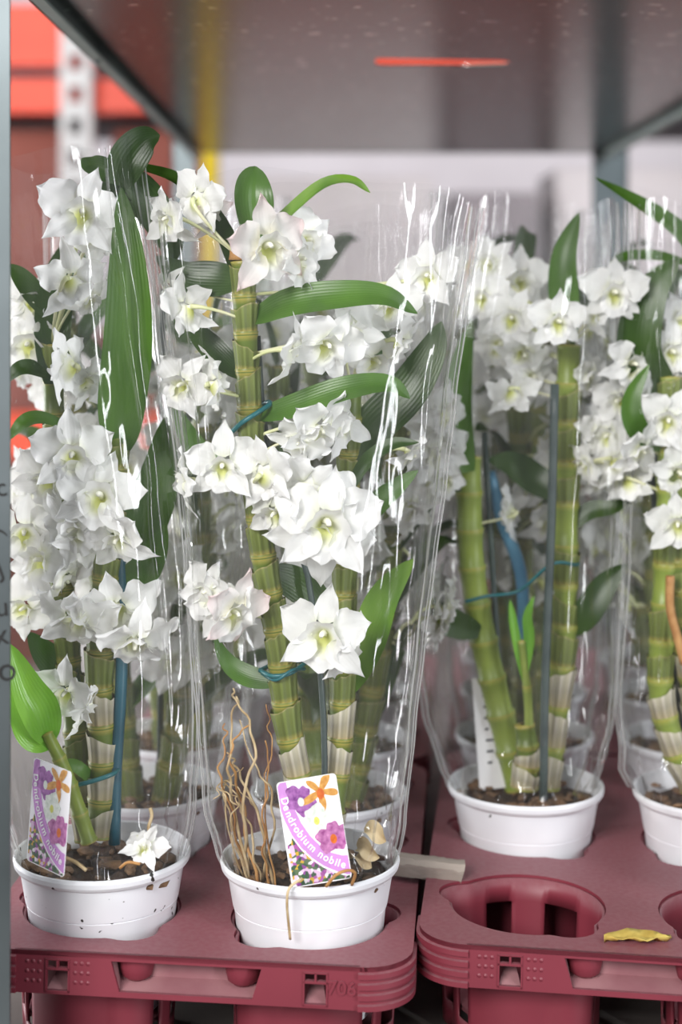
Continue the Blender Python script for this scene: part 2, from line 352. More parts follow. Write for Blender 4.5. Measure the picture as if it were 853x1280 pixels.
def flower(plant, origin, pos, size, yaw, pitch, roll, node, rn, pink=False, joined=None):
    """pos, node: world points; the flower's own mesh is its stalk and column, petals are sub-parts."""
    yaw, pitch, roll = R(yaw), R(pitch), R(roll)
    face = Vector((math.sin(yaw)*math.cos(pitch), -math.cos(yaw)*math.cos(pitch), math.sin(pitch)))
    rot = frame(face, roll); inv = rot.inverted()
    loc = pos-origin
    if joined:
        o = obj('flower', joined, plant, loc, rot.to_euler()); o.scale = (size,)*3; return o
    nl = inv @ (node-pos)/size
    b = MB(); end = Vector((0, .004, 0)); c1 = Vector((0, .016, -.002)); c2 = nl*.7+Vector((0, .008, 0))
    pts = []
    for i in range(11):
        t = i/10; pts.append(nl*(1-t)**3+c2*3*(1-t)**2*t+c1*3*(1-t)*t*t+end*t**3)
    b.tube(pts, lambda t: .0013+.0012*t**4, 7)
    me = b.build('flower', M['pedicel'], plant, loc, True)
    cm = MB(); cm.tube([(0, .004, 0), (0, -.002, .0006), (0, -.006, .0002), (0, -.0075, -.001)], lambda t: .0022-.0009*t, 7)
    me.rotation_euler = rot.to_euler(); me.scale = (size,)*3
    col = cm.build('column', M['pedicel_w'], me, None, True)
    S = PET['petal_pink' if pink else 'petal']
    vs = rn.randrange(3); vp = rn.randrange(3)
    def put(name, msh, ang, sc_=1.0, tilt=0.0):
        o = obj(name, msh, me); o.rotation_euler = (Matrix.Rotation(ang, 3, 'Y') @ Matrix.Rotation(tilt, 3, 'X')).to_euler(); o.scale = (sc_,)*3; return o
    j = lambda a: rn.uniform(-a, a)
    put('sepal', S['sepal'][vs], j(.12), 1+j(.08), j(.12))
    for s in (-1, 1):
        put('sepal', S['sepal'][(vs+(s > 0)) % 3], s*R(132)+j(.12), 1+j(.1), j(.18))
        put('petal', S['petal'][(vp+(s > 0)) % 3], s*R(66)+j(.12), 1+j(.08), -.06+j(.15))
    put('lip', S['lip'][rn.randrange(2)], j(.1), 1+j(.08))
    return me
def joined_flower(seed):
    rn = random.Random(seed); v = []; f = []; uv = []; mi = []
    S = PET['petal']
    def add(me, rot, idx):
        b = len(v); v.extend(tuple(rot @ q.co) for q in me.vertices)
        u = {}
        for lp in me.loops: u[lp.vertex_index] = tuple(me.uv_layers[0].data[lp.index].uv)
        uv.extend(u[i] for i in range(len(me.vertices)))
        for p in me.polygons: f.append(tuple(i+b for i in p.vertices)); mi.append(idx)
    for a, k, q in ((0, 'sepal', 0), (R(132), 'sepal', 1), (-R(132), 'sepal', 2), (R(66), 'petal', 0), (-R(66), 'petal', 1)):
        add(S[k][(q+seed) % 3], Matrix.Rotation(a+rn.uniform(-.12, .12), 3, 'Y') @ Matrix.Rotation(rn.uniform(-.15, .1), 3, 'X'), 0)
    add(S['lip'][seed % 2], Matrix.Identity(3), 1)
    t = MB(); t.tube([(0, .004, 0), (0, .014, -.002), (0, .024, -.01), (0, .03, -.022)], .0014, 6)
    b = len(v); v.extend(tuple(q) for q in t.v); uv.extend(t.uv)
    for q in t.f: f.append(tuple(i+b for i in q)); mi.append(2)
    me = mesh('flower', v, f, M['petal'], uv); me.materials.append(M['lip']); me.materials.append(M['pedicel'])
    me.polygons.foreach_set('material_index', mi); return me
JOIN = [joined_flower(i) for i in range(4)]

# ------------------------------------------------------------------ leaves, canes
def leaf(plant, origin, pts, W, face, mat, fold=.25, twist=0, blunt=.75, name='leaf'):
    n = 18; sp = spline(pts, n); v = []; uv = []; f = []; m = 6; face = Vector(face).normalized()
    for i, p in enumerate(sp):
        t = i/n; T = (sp[min(i+1, n)]-sp[max(i-1, 0)]).normalized()
        fc = Matrix.Rotation(twist*t, 3, T) @ face; fc = (fc-T*T.dot(fc)).normalized(); side = T.cross(fc).normalized()
        wd = W*(max(.0, math.sin(math.pi*min(1, (t*.95+.05)**blunt)))**.65)
        if i == n: wd = W*.04
        wd = max(wd, W*.14*(1-t))
        for j in range(m+1):
            s = (j/m-.5)*2
            v.append(p-origin+side*wd*s+fc*wd*(fold*(abs(s)**1.3)+.04*math.sin(9*t+3*s)*abs(s))); uv.append((j/m, t))
    for i in range(n):
        for j in range(m): a = i*(m+1)+j; f.append((a, a+1, a+m+2, a+m+1))
    return obj(name, mesh('leaf', v, f, mat, uv), plant)
def cane(plant, origin, pts, r0, r1, seg=.024, mat='cane', sheath='sheath', paper_from=None, rn=None, sheaths=True):
    """pts from the soil upwards. The cane is a part, its sheaths are sub-parts."""
    rn = rn or random.Random(1)
    sp = spline(pts, 80); L = [0]
    for a, b in zip(sp, sp[1:]): L.append(L[-1]+(b-a).length)
    tot = L[-1]; ns = max(2, round(tot/seg)); 
    def at(s):
        s = max(0, min(tot, s)); k = 0
        while k < len(L)-2 and L[k+1] < s: k += 1
        q = (s-L[k])/(L[k+1]-L[k]+1e-9); return sp[k].lerp(sp[k+1], q), (sp[k+1]-sp[k]).normalized()
    n = 14; v = []; uv = []; f = []; rows = 0
    def rad(s): return r0+(r1-r0)*s/tot
    def ring(s, r, vv, ucount=n, jag=None, obl=0):
        p, T = at(s); a = T.cross(Vector((0, -1, 0.1))).normalized(); b = T.cross(a).normalized()
        out = []
        for j in range(ucount+1):
            q = 2*math.pi*j/ucount; out.append((p-origin+(a*math.cos(q)+b*math.sin(q))*r+T*((jag[j % ucount] if jag else 0)+obl*math.cos(q)), (j/ucount, vv)))
        return out
    for k in range(ns):
        for u, m_ in ((.0, 1.10), (.05, 1.16), (.12, 1.0), (.5, .97), (.88, 1.02), (.96, 1.12)):
            s = (k+u)/ns*tot; rr = ring(s, rad(s)*m_, u); v += [q[0] for q in rr]; uv += [q[1] for q in rr]; rows += 1
    rr = ring(tot, rad(tot)*.5, 1); v += [q[0] for q in rr]; uv += [q[1] for q in rr]; rows += 1
    for i in range(rows-1):
        for j in range(n): a = i*(n+1)+j; f.append((a, a+1, a+n+2, a+n+1))
    co_ = obj('cane', mesh('cane', v, f, M[mat], uv), plant)
    if sheaths:
        for k in range(ns):
            if rn.random() < .12: continue
            s0 = k/ns*tot+.001; ln = tot/ns*rn.uniform(.62, .92); flare = rn.uniform(1.16, 1.34); obl = rn.choice((-1, 1))*rn.uniform(.002, .0055); m = 18
            jag = [rn.uniform(-.0012, .0012) for _ in range(m)]
            v2 = []; u2 = []; f2 = []
            for i in range(6):
                t = i/5; s = s0+ln*t; rr = ring(s, rad(s)*(1.08+(flare-1.08)*t**1.5), t, m, jag if i == 5 else None, obl*t)
                v2 += [q[0] for q in rr]; u2 += [q[1] for q in rr]
            for i in range(5):
                for j in range(m): a = i*(m+1)+j; f2.append((a, a+1, a+m+2, a+m+1))
            paper = paper_from is not None and at(s0)[0].z < paper_from
            sh = obj('sheath', mesh('sheath', v2, f2, M['paper' if paper else sheath], u2), co_)
            if paper: sh['label'] = 'dry papery sheath'
    co_['_n'] = 0; del co_['_n']
    return sp
def stick(plant, origin, name, pts, r, mat, n=12, nv=7):
    b = MB(); b.tube([p-origin for p in spline(pts, n)], r, nv); return b.build(name, mat, plant, None, True)

# ------------------------------------------------------------------ pots
POTZ = .827; RIMZ = .93
def lathe(prof, n, seed=0, wob=0):
    v = []; f = []; uv = []
    for i, (r, z) in enumerate(prof):
        for j in range(n):
            a = 2*math.pi*j/n; rr = r*(1+wob*math.sin(2*a+seed)+wob*.6*math.sin(5*a+seed*2)*(1 if i > 2 else 0)); v.append((rr*math.cos(a), rr*math.sin(a), z)); uv.append((j/n, i/len(prof)))
    for i in range(len(prof)-1):
        for j in range(n): f.append((i*n+j, i*n+(j+1) % n, (i+1)*n+(j+1) % n, (i+1)*n+j))
    return v, f, uv
H = RIMZ-POTZ
pv = lathe([(.0005, 0), (.038, 0), (.0415, .003), (.0470, .035), (.0502, H-.0350), (.0510, H-.0320), (.0511, H-.0314), (.0507, H-.0310), (.0507, H-.0307), (.0516, H-.0302), (.0552, H-.009), (.0578, H-.0075), (.0592, H-.0055), (.0598, H-.0025), (.0594, H-.0005), (.0586, H), (.0574, H-.0008), (.0566, H-.004), (.0535, H-.014), (.0500, H-.03), (.0440, .036), (.0395, .004), (.0005, .0035)], 72, 1, .004)
def pot_mesh(mat): 
    me = mesh('pot', pv[0], pv[1], mat, pv[2]); me.set_sharp_from_angle(angle=R(22)); return me
POT = pot_mesh(M['pot']); POTD = pot_mesh(M['pot_dirty'])
def soil_mesh(seed):
    b = MB(); nr, na = 9, 40; v = [(0, 0, H-.012)]; f = []
    for i in range(1, nr+1):
        for j in range(na):
            a = 2*math.pi*j/na; r = .0528*i/nr; z = H-.013+.008*noise.noise(Vector((r*math.cos(a)*90+seed*7, r*math.sin(a)*90, 0)))+.004*noise.noise(Vector((r*math.cos(a)*260, r*math.sin(a)*260, seed)))-.002*(i/nr)
            v.append((r*math.cos(a), r*math.sin(a), z))
    for j in range(na): f.append((0, 1+j, 1+(j+1) % na))
    for i in range(nr-1):
        for j in range(na): a = 1+i*na+j; q = 1+i*na+(j+1) % na; f.append((a, a+na, q+na, q))
    me = mesh('soil', v, f, M['soil']); me.materials.append(M['bark'])
    bm = bmesh.new(); bm.from_mesh(me); rn = random.Random(seed)
    for _ in range(70):
        a = rn.uniform(0, 6.28); r = .052*math.sqrt(rn.random()); s = rn.uniform(.002, .006)
        mt = Matrix.Translation((r*math.cos(a), r*math.sin(a), H-.011+rn.uniform(-.002, .003))) @ Matrix.Rotation(rn.uniform(0, 6), 4, 'Z') @ Matrix.Rotation(rn.uniform(-.5, .5), 4, 'X') @ Matrix.Diagonal((s*1.6, s*.8, s*.5, 1))
        g = bmesh.ops.create_icosphere(bm, subdivisions=1, radius=1, matrix=mt)
        for vv in g['verts']:
            for fc in vv.link_faces: fc.material_index = 1
    bm.to_mesh(me); bm.free(); return me
SOIL = [soil_mesh(i) for i in range(3)]
def pot_plant(x, y, label, group=None, dirty=False, k=0):
    root = empty('potted_orchid', (x, y, POTZ), label, 'plant', group)
    p = obj('pot', POTD if dirty else POT, root); p.rotation_euler.z = k*1.3
    s = obj('soil', SOIL[k % 3], root); s['kind'] = 'stuff'
    return root, Vector((x, y, POTZ))

# ------------------------------------------------------------------ clear sleeves
def sleeve(label, group, levels, yc, b0, b1, seed, mat=None, folds=9, amp=.006, top_var=.008, zlow=None, fin=.007, extra=()):
    """levels: (z, x_left, x_right) from the bottom upwards; depth half-size b0 (bottom) to b1 (top) about y = yc."""
    rn = random.Random(seed); nz, na = 64, 132; zs = [l[0] for l in levels]
    o = empty('clear_sleeve', ((levels[0][1]+levels[0][2])/2, yc, levels[0][0]), label, 'sleeve', group); org = o.location.copy()
    def lv(z):
        k = 0
        while k < len(levels)-2 and levels[k+1][0] < z: k += 1
        a, b = levels[k], levels[k+1]; t = (z-a[0])/(b[0]-a[0]); t = t*t*(3-2*t)*.5+t*.5
        return a[1]+(b[1]-a[1])*t, a[2]+(b[2]-a[2])*t
    fl = [(rn.uniform(0, 6.28), rn.uniform(.5, 1.2)*amp*rn.choice((-1, 1, 1)), rn.uniform(.02, .06), rn.uniform(-.25, .25)) for _ in range(folds)]
    fl = [(a_, am*(.2 if R(238) < a_ < R(308) else 1), wd_, dr*(.3 if R(225) < a_ < R(320) else 1)) for a_, am, wd_, dr in fl]+[(R(q[0]), q[1], q[2], q[3]) for q in extra]
    v = []; f = []; uv = []; side = {0: [], 1: []}
    for i in range(nz+1):
        t = i/nz
        for j in range(na):
            a = 2*math.pi*j/na
            zt = zs[-1]+top_var*(math.sin(2*a+seed)+.5*math.sin(5*a+seed)); z = zs[0]+(zt-zs[0])*t
            xl, xr = lv(min(z, zs[-1])); cx = (xl+xr)/2; hx = (xr-xl)/2; hy = b0+(b1-b0)*t
            c, s = math.cos(a), math.sin(a)
            ex = math.copysign(abs(c)**.9, c); ey = math.copysign(abs(s)**.9, s)
            r = 0
            for fa, am, wd, dr in fl:
                da = (a-fa-dr*t+math.pi) % (2*math.pi)-math.pi
                r += am*math.exp(-(da/wd)**2)*(.25+.75*min(1, t*1.6))
            low = max(0, 1-t*5.5)
            cr = noise.noise(Vector((c*7+seed, s*7, z*45)))*.013*low+noise.noise(Vector((c*16, s*16+seed, z*120)))*.004*low
            r += .0035*noise.noise(Vector((c*3.2+seed*3, s*3.2, z*9)))+.0012*noise.noise(Vector((c*9, s*9, z*30+seed)))+cr-low*.003
            edge = abs(c)**14
            r *= (1-.8*edge)
            v.append(Vector((cx+ex*hx+r*c, yc+ey*hy+r*s, z))-org); uv.append((j/na, t))
        for q, a in ((0, na//2), (1, 0)): side[q].append(v[i*na+a])
    for i in range(nz):
        for j in range(na): f.append((i*na+j, i*na+(j+1) % na, (i+1)*na+(j+1) % na, (i+1)*na+j))
    obj('film', mesh('film', v, f, mat or M['film'], uv), o)
    if fin:
        for q in (0, 1):
            sg = 1 if q else -1; sv = []; sf = []; k = len(side[q])
            for i, p in enumerate(side[q]):
                t = i/(k-1); wv = .0015*math.sin(t*17+seed)
                for m in range(4): sv.append(p+Vector((sg*fin*m/3*(.5+.7*t), wv*m/3+.0008*math.sin(m*2.6+t*5), 0)))
            for i in range(k-1):
                for m in range(3): a = i*4+m; sf.append((a, a+1, a+5, a+4))
            se = obj('seam', mesh('seam', sv, sf, M['film_edge']), o)
            for m, wr_ in ((0, .0008), (2, .0004), (3, .0006)):
                wb = MB(); wb.tube([sv[i*4+m] for i in range(k)], wr_, 5); wb.build('weld_line', M['film_weld'], se, smooth=True)
    return o
def lvl(d, rows): return [(CZ-(py-HY)*d/F, (a-426.5)*d/F, (b-426.5)*d/F) for py, a, b in rows]


# ------------------------------------------------------------------ hall
def structure(o): o['kind'] = 'structure'; return o
b = MB(); b.box((-7, -4, -.1), (7, 9.2, 0)); structure(b.build('floor', M['floor']))
b = MB(); b.box((-7, 9, 0), (7, 9.2, 4.2)); structure(b.build('wall_back', M['wall']))

rk = empty('pallet_rack', (-.6, 3.6, 0), 'orange and pale grey pallet rack far behind the trolley, at upper left', 'rack')
def rp(name, mat, boxes):
    b = MB()
    for a, c in boxes: b.box([a[i]-rk.location[i] for i in range(3)], [c[i]-rk.location[i] for i in range(3)])
    return b.build(name, M[mat], rk)
rp('beam', 'rack_orange', [((-2.2, 3.5, 1.83), (1.3, 3.56, 1.968))])['label'] = 'orange rack beam'
rp('beam', 'rack_orange', [((-2.2, 3.5, 1.725), (1.3, 3.56, 1.80))])['label'] = 'orange rack beam'
rp('beam', 'rack_orange', [((-2.2, 3.5, .95), (1.3, 3.56, 1.05))])['label'] = 'orange rack beam'
rp('back_rail', 'grey_dark', [((-2.2, 3.57, 1.80), (1.3, 3.60, 1.83))])
for x in (-.62, 1.26):
    for y in (3.44, 4.3):
        b = MB(); hs = []
        for k in range(34):
            z = .06+k*.07
            hs.append([(x+.02, z), (x+.048, z), (x+.048, z+.034), (x+.02, z+.034)])
        b.prism([(x, 0), (x+.068, 0), (x+.068, 2.5), (x, 2.5)], hs, 0, .004, lambda q, r_, t: (q-rk.location.x, y+t-rk.location.y, r_))
        b.box((x-rk.location.x, y+.004-3.6, 0), (x+.004-rk.location.x, y+.05-3.6, 2.5)); b.box((x+.064-rk.location.x, y+.004-3.6, 0), (x+.068-rk.location.x, y+.05-3.6, 2.5))
        b.build('upright', M['rack_white'], rk)
for z in (1.0, 1.76): rp('deck', 'grey_dark', [((-2.2, 3.57, z-.02), (1.3, 4.28, z))])
cn = [0]
def carton(x0, x1, y, z0, z1, mat, label, cat='box', group=None):
    o = empty('carton', ((x0+x1)/2, y+.18, z0), label, cat, group)
    w_ = (x1-x0)/2; h_ = z1-z0
    b = MB(); b.box((-w_, -.18, 0), (w_, .18, h_-.004)); b.build('box_body', M[mat], o, bevel=.004)
    b = MB(); b.box((-w_, -.18, h_-.004), (w_, -.002, h_)); b.build('flap', M[mat], o)
    b = MB(); b.box((-w_, .002, h_-.004), (w_, .18, h_)); b.build('flap', M[mat], o)
    return o
carton(-1.05, -.64, 3.62, 1.0, 1.70, 'carton_brown', 'tall reddish brown carton on the rack left of the pale upright')
carton(-.53, -.31, 3.62, 1.0, 1.70, 'carton_brown', 'narrow reddish brown carton on the rack right of the pale upright')
carton(-.26, .22, 3.75, 1.0, 1.60, 'carton_white', 'wide off white carton on the rack above the white orchids')
carton(.27, .47, 3.72, 1.0, 1.56, 'carton_grey', 'grey carton on the rack between two off white cartons')
carton(.52, 1.15, 3.75, 1.0, 1.62, 'carton_white', 'wide off white carton on the rack at far right')
yp = MB(); yp.tube([(-.275, 3.30, 0), (-.275, 3.30, 1.68)], .018, 12); yp.tube([(-.275, 3.3, 0), (-.275, 3.3, .02)], .06, 12)
tag(yp.build('guard_pole', M['yellow'], None, None, True), 'yellow guard pole behind the trolley, above the left orchids', 'pole')
for i, (x, y, h, mt, lb) in enumerate([(-1.1, 5.6, 1.2, 'carton_brown', 'brown floor carton against the hall wall at left'), (-.2, 6.2, .9, 'carton_grey', 'low grey floor carton deep in the hall'), (.9, 5.8, 1.3, 'carton_brown', 'brown floor carton deep in the hall at right')]):
    carton(x-.35, x+.35, y, 0, h, mt, lb)

# ------------------------------------------------------------------ trolley
T0 = Vector((.09, 1.6, 0)); SX0, SX1, SY0, SY1 = -.223, .404, .86, 2.38
tr = empty('plant_trolley', T0, 'galvanised steel plant trolley with two shelves holding the orchids', 'trolley')
def tp(name, mat, boxes, bevel=0):
    b = MB()
    for a, c in boxes: b.box([a[i]-T0[i] for i in range(3)], [c[i]-T0[i] for i in range(3)])
    return b.build(name, M[mat], tr, bevel=bevel)
UZ = CZ+.227
# top shelf: plate with a grip slot, folded edge all round
slot = [(.032, 1.462), (.036, 1.456), (.150, 1.468), (.160, 1.475), (.158, 1.492), (.120, 1.500), (.040, 1.500), (.033, 1.494)]
b = MB(); b.prism([(SX0, SY0), (SX1, SY0), (SX1, SY1), (SX0, SY1)], [slot], UZ, UZ+.0012, lambda x, y, z: (x-T0.x, y-T0.y, z))
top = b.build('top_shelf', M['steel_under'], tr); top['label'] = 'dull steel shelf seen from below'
b = MB()
for a, c in [((SX0, SY0, UZ-.012), (SX0+.0015, SY1, UZ+.03)), ((SX1-.0015, SY0, UZ-.012), (SX1, SY1, UZ+.03)), ((SX0, SY0, UZ-.012), (SX0+.011, SY1, UZ-.0105)), ((SX1-.011, SY0, UZ-.012), (SX1, SY1, UZ-.0105)),
             ((SX0, SY1-.0015, UZ-.001), (SX1, SY1, UZ+.03)), ((SX0, SY0, UZ-.012), (SX1, SY0+.0015, UZ+.03))]:
    b.box([a[i]-T0[i] for i in range(3)], [c[i]-T0[i] for i in range(3)])
b.build('folded_edge', M['edge_steel'], top)
for y in (1.08, 1.39, 1.70, 2.01, 2.32):
    for x in (SX0+.006, SX1-.006):
        b = MB(); v, f, u = lathe([(.0001, -.0022), (.0022, -.0018), (.0038, 0)], 12); b.add([(p[0]+x-T0.x, p[1]+y-T0.y, p[2]+UZ-.012) for p in v], f); b.build('rivet', M['steel'], top, smooth=True)
tp('lower_shelf', 'steel_dark', [((-.262, .86, .782), (SX1+.005, SY1, .8))])['label'] = 'dusty grey lower shelf under the trays'
px1 = -.1966
for (x0, x1, xs, y0, s) in [(-.262, px1, -.262, .925, 1), (SX1-.0, SX1+.035, SX1+.032, .80, 1), (SX0-.036, SX0, SX0-.036, SY1+.003, 1), (SX1-.02, SX1+.035, SX1+.032, SY1+.003, 1)]:
    po = tp('post', 'steel', [((x0, y0, .12), (x1, y0+.003, 2.15)), ((xs, y0, .12), (xs+.003, y0+.035, 2.15))])
    if x1 == px1: post_front = po
b = MB()
for x, y in ((-.2, .98), (.36, .98), (-.2, 2.3), (.36, 2.3)):
    b = MB(); b.tube([(x-T0.x-.015, y-T0.y, .05), (x-T0.x+.015, y-T0.y, .05)], .05, 24); b.build('wheel', M['grey_dark'], tr, smooth=False)
tp('base_frame', 'steel', [((-.262, .86, .10), (SX1+.035, SY1, .125))])
def letters(txt, size, ext=.0001, bold=0):
    cu = bpy.data.curves.new('txt', 'FONT'); cu.offset = bold; cu.body = txt; cu.size = size; cu.extrude = ext; cu.align_x = 'CENTER'
    o = bpy.data.objects.new('txt', cu); C.objects.link(o); bpy.context.view_layer.update()
    me = bpy.data.meshes.new_from_object(o.evaluated_get(bpy.context.evaluated_depsgraph_get())); bpy.data.objects.remove(o); return me
wr = MB()
for ch, py, ro, sz in (('c', 620, 10, .016), (')', 665, 80, .014), ('J', 720, 20, .015), ('u', 770, 5, .017), ('x', 806, 12, .018), ('go', 852, 8, .021)):
    me = letters(ch, sz); q = P(3 if ch != 'go' else 1, py, .9246)
    mt = Matrix.Translation(Vector((q.x-T0.x, q.y-T0.y, q.z))) @ Matrix.Rotation(R(90), 4, 'X') @ Matrix.Rotation(R(ro), 4, 'Z')
    wr.add([mt @ v.co for v in me.vertices], [tuple(p.vertices) for p in me.polygons])
wr.build('marker_writing', M['ink'], post_front, smooth=False)['label'] = 'black handwritten marks'

# ------------------------------------------------------------------ burgundy trays
DZ = .89
def hole_r(phi, lobes):
    r = .0530
    for l in lobes:
        d = .042; rl = .0205; a = (phi-l+math.pi) % (2*math.pi)-math.pi
        q = d*math.sin(a)
        if abs(q) < rl and math.cos(a) > 0: r = max(r, d*math.cos(a)+math.sqrt(rl*rl-q*q))
    return r
def tray(mid, th, label, front_num, detail=True):
    root = empty('pot_tray', (mid[0], mid[1], DZ), label, 'tray', 'burgundy pot trays on the trolley shelf', (0, R(1.1), R(-th)))
    HX, Y0, Y1, RC = .141, -.075, .359, .032
    def rr(hx, y0, y1, rc, n=10):
        o = []
        for cx, cy, a0 in ((hx-rc, y0+rc, -90), (hx-rc, y1-rc, 0), (-hx+rc, y1-rc, 90), (-hx+rc, y0+rc, 180)):
            o += [(cx+rc*math.cos(R(a0+90*i/n)), cy+rc*math.sin(R(a0+90*i/n))) for i in range(n+1)]
        return o
    holes = []; cups = []
    for row in range(3):
        for cl in (-1, 1):
            cx, cy = cl*.0705, row*.142
            lob = (R(162), R(-52)) if cl < 0 else (R(18), R(232))
            pts = [(cx+hole_r(2*math.pi*i/96, lob)*math.cos(2*math.pi*i/96), cy+hole_r(2*math.pi*i/96, lob)*math.sin(2*math.pi*i/96)) for i in range(96)]
            holes.append(pts); cups.append((cx, cy, lob))
    b = MB(); b.prism(rr(HX, Y0, Y1, RC), holes, -.003, 0); b.build('deck', M['tray'], root, angle=R(30))
    # skirt: sides, back and corners
    o1 = rr(HX, Y0, Y1, RC); o2 = rr(HX-.0025, Y0+.0025, Y1-.0025, RC-.0025); n = len(o1); b = MB()
    v = [(x, y, z) for z in (0, -.027) for ol in (o1, o2) for x, y in ol]; f = []
    for i in range(n-1):
        j = i+1; f += [(i, j, 2*n+j, 2*n+i), (n+i, 3*n+i, 3*n+j, n+j), (2*n+i, 2*n+j, 3*n+j, 3*n+i)]
    b.add(v, f); b.build('skirt', M['tray'], root, angle=R(30))
    sx = HX-RC
    def sq(x, z, w_, h_): return [(x-w_/2, z), (x+w_/2, z), (x+w_/2, z+h_), (x-w_/2, z+h_)]
    hs = []
    for s in (-1, 1):
        hs += [sq(s*.0815, -.0245, .0135, .0125), sq(s*.0815-.0036, -.0100, .0058, .0045), sq(s*.0815+.0036, -.0100, .0058, .0045)]
    hs.append([(-.042, -.0235), (.042, -.0235), (.0475, -.0045), (-.0475, -.0045)])
    fp = MB(); fp.prism([(-sx, -.027), (sx, -.027), (sx, 0), (-sx, 0)], hs, Y0, Y0+.0025, lambda x, z, y: (x, y, z)); fp.build('front_panel', M['tray'], root)
    rc_ = MB(); rc_.box((-.047, Y0+.016, -.025), (.047, Y0+.018, -.003)); rc_.add([(-.044, Y0+.002, -.0245), (.044, Y0+.002, -.0245), (.047, Y0+.017, -.019), (-.047, Y0+.017, -.019)], [(0, 1, 2, 3)])
    for s in (-1, 1): rc_.add([(s*.042, Y0+.002, -.024), (s*.0475, Y0+.002, -.004), (s*.0475, Y0+.017, -.004), (s*.044, Y0+.017, -.024)], [(0, 1, 2, 3)])
    rc_.build('grip_recess', M['tray_dust'], root)
    for s in (-1, 1):
        g = MB(); v, f, u = lathe([(.0001, -.0215), (.006, -.0210), (.0098, -.018), (.0112, -.012), (.0115, -.003)], 20); g.add([(p[0]+s*.034, p[1]+Y0+.0165, p[2]) for p in v], f); g.build('recess_bulge', M['tray'], root, smooth=True)
        w2 = MB(); w2.add([(s*.0815-.0068, Y0+.002, -.0245), (s*.0815+.0068, Y0+.002, -.0245), (s*.0815+.004, Y0+.014, -.018), (s*.0815-.004, Y0+.014, -.018)], [(0, 1, 2, 3)]); w2.build('window_ledge', M['tray_dust'], root)
        hw = .0135/2; fr = MB()
        for (xa, xb, za, zb) in ((-hw-.001, hw+.001, -.0115, -.0103), (-hw-.001, hw+.001, -.0256, -.0244), (-hw-.001, -hw, -.0256, -.005), (hw, hw+.001, -.0256, -.005), (-hw-.001, hw+.001, -.0055, -.0045), (-.0006, .0006, -.0103, -.005)):
            fr.box((s*.0815+xa, Y0-.0007, za), (s*.0815+xb, Y0+.0003, zb))
        fr.build('window_rim', M['tray'], root)
        cxs = [s*.0815+o_ for o_ in (-.0195, -.0155, -.0115, .0115, .0155, .0195)]
        if s == 1 and front_num: cxs = [s*.0815-.0195]*0
        for x in cxs:
            for z in (-.007, -.013, -.019):
                g = MB(); v, f, u = lathe([(.0001, .0007), (.0009, .0006), (.0014, 0)], 10); g.add([(x+p[0], Y0-p[2], z+p[1]) for p in v], f); g.build('raised_dot', M['tray'], root, smooth=True)
    if front_num:
        me = letters('706', .0122, .0006, .0002); g = MB(); mt = Matrix.Translation((.0815+.0165, Y0-.0004, -.0175)) @ Matrix.Rotation(R(90), 4, 'X'); g.add([mt @ q.co for q in me.vertices], [tuple(q.vertices) for q in me.polygons]); g.build('raised_number', M['tray'], root)['label'] = 'raised number 706'
    # ribbed corners
    for s in (-1, 1):
        for k in range(4):
            z = -.0035-.0066*k; path = [(s*(sx-.001), Y0)]+[(s*(sx+RC*math.sin(R(a))), Y0+RC-RC*math.cos(R(a))) for a in range(0, 91, 9)]+[(s*HX, Y0+RC+.02)]
            g = MB(); v = []; f = []
            nrm = [(0, -1)]+[(s*math.sin(R(a)), -math.cos(R(a))) for a in range(0, 91, 9)]+[(s, 0)]
            for (x, y), (nx, ny) in zip(path, nrm):
                for o_, dz in ((-.0005, .0004), (.0020, -.0004), (.0020, -.0036), (-.0005, -.0044)): v.append((x+nx*o_, y+ny*o_, z+dz))
            for i in range(len(path)-1):
                for m in range(4): f.append((i*4+m, i*4+(m+1) % 4, i*4+4+(m+1) % 4, i*4+4+m))
            f += [(0, 1, 2, 3), tuple(len(v)-4+m for m in (3, 2, 1, 0))]
            g.add(v, f); g.build('corner_rib', M['tray'], root, angle=R(40))
    for cx, cy, lob in cups:
        v = []; f = []; na = 96; zs = (-.002, -.018, -.024, -.060, -.070, -.086); 
        for i, z in enumerate(zs):
            t = -z/.086
            for j in range(na):
                a = 2*math.pi*j/na; r = hole_r(a, lob)*(1-.07*t)
                v.append((cx+r*math.cos(a), cy+r*math.sin(a), z))
        def opened(j, i):
            a = math.degrees(2*math.pi*(j+.5)/na)
            return 1 <= i <= 3 and any(abs((a-c+180) % 360-180) < h_ for c, h_ in ((0, 10), (60, 14), (112, 12), (185, 9), (214, 7), (326, 6)))
        for i in range(len(zs)-1):
            for j in range(na):
                if not opened(j, i): f.append((i*na+j, i*na+(j+1) % na, (i+1)*na+(j+1) % na, (i+1)*na+j))
        cup = obj('cup', mesh('cup', v, f, M['tray'], None, True), root); md = cup.modifiers.new('wall', 'SOLIDIFY'); md.thickness = .002; md.offset = 1
        me = cup.data; me.set_sharp_from_angle(angle=R(35))
        lg = MB(); v, f, u = lathe([(.047, -.0630), (.030, -.0630), (.030, -.0655), (.0475, -.0655)], 40); lg.add([(p[0]+cx, p[1]+cy, p[2]) for p in v], f); lg.build('pot_ledge', M['tray'], cup)
    return root
TA = ((-.091, 1.049), 4.5); TB = ((.1965, 1.052), 6.3)
def tpt(T, lx, ly):
    c, s = math.cos(R(T[1])), math.sin(R(T[1])); return (T[0][0]+lx*c+ly*s, T[0][1]-lx*s+ly*c)
tray(*TA, 'dusty burgundy plastic pot tray at front left, with the number 706', True)
tray(*TB, 'dusty burgundy plastic pot tray at front right, with one empty pot hole', False)
T2A = (tpt(TA, .0, .440), 4.5); T2B = (tpt(TB, .0, .440), 5.0)
tray(*T2A, 'burgundy pot tray behind the front left tray', False); tray(*T2B, 'burgundy pot tray behind the front right tray', False)

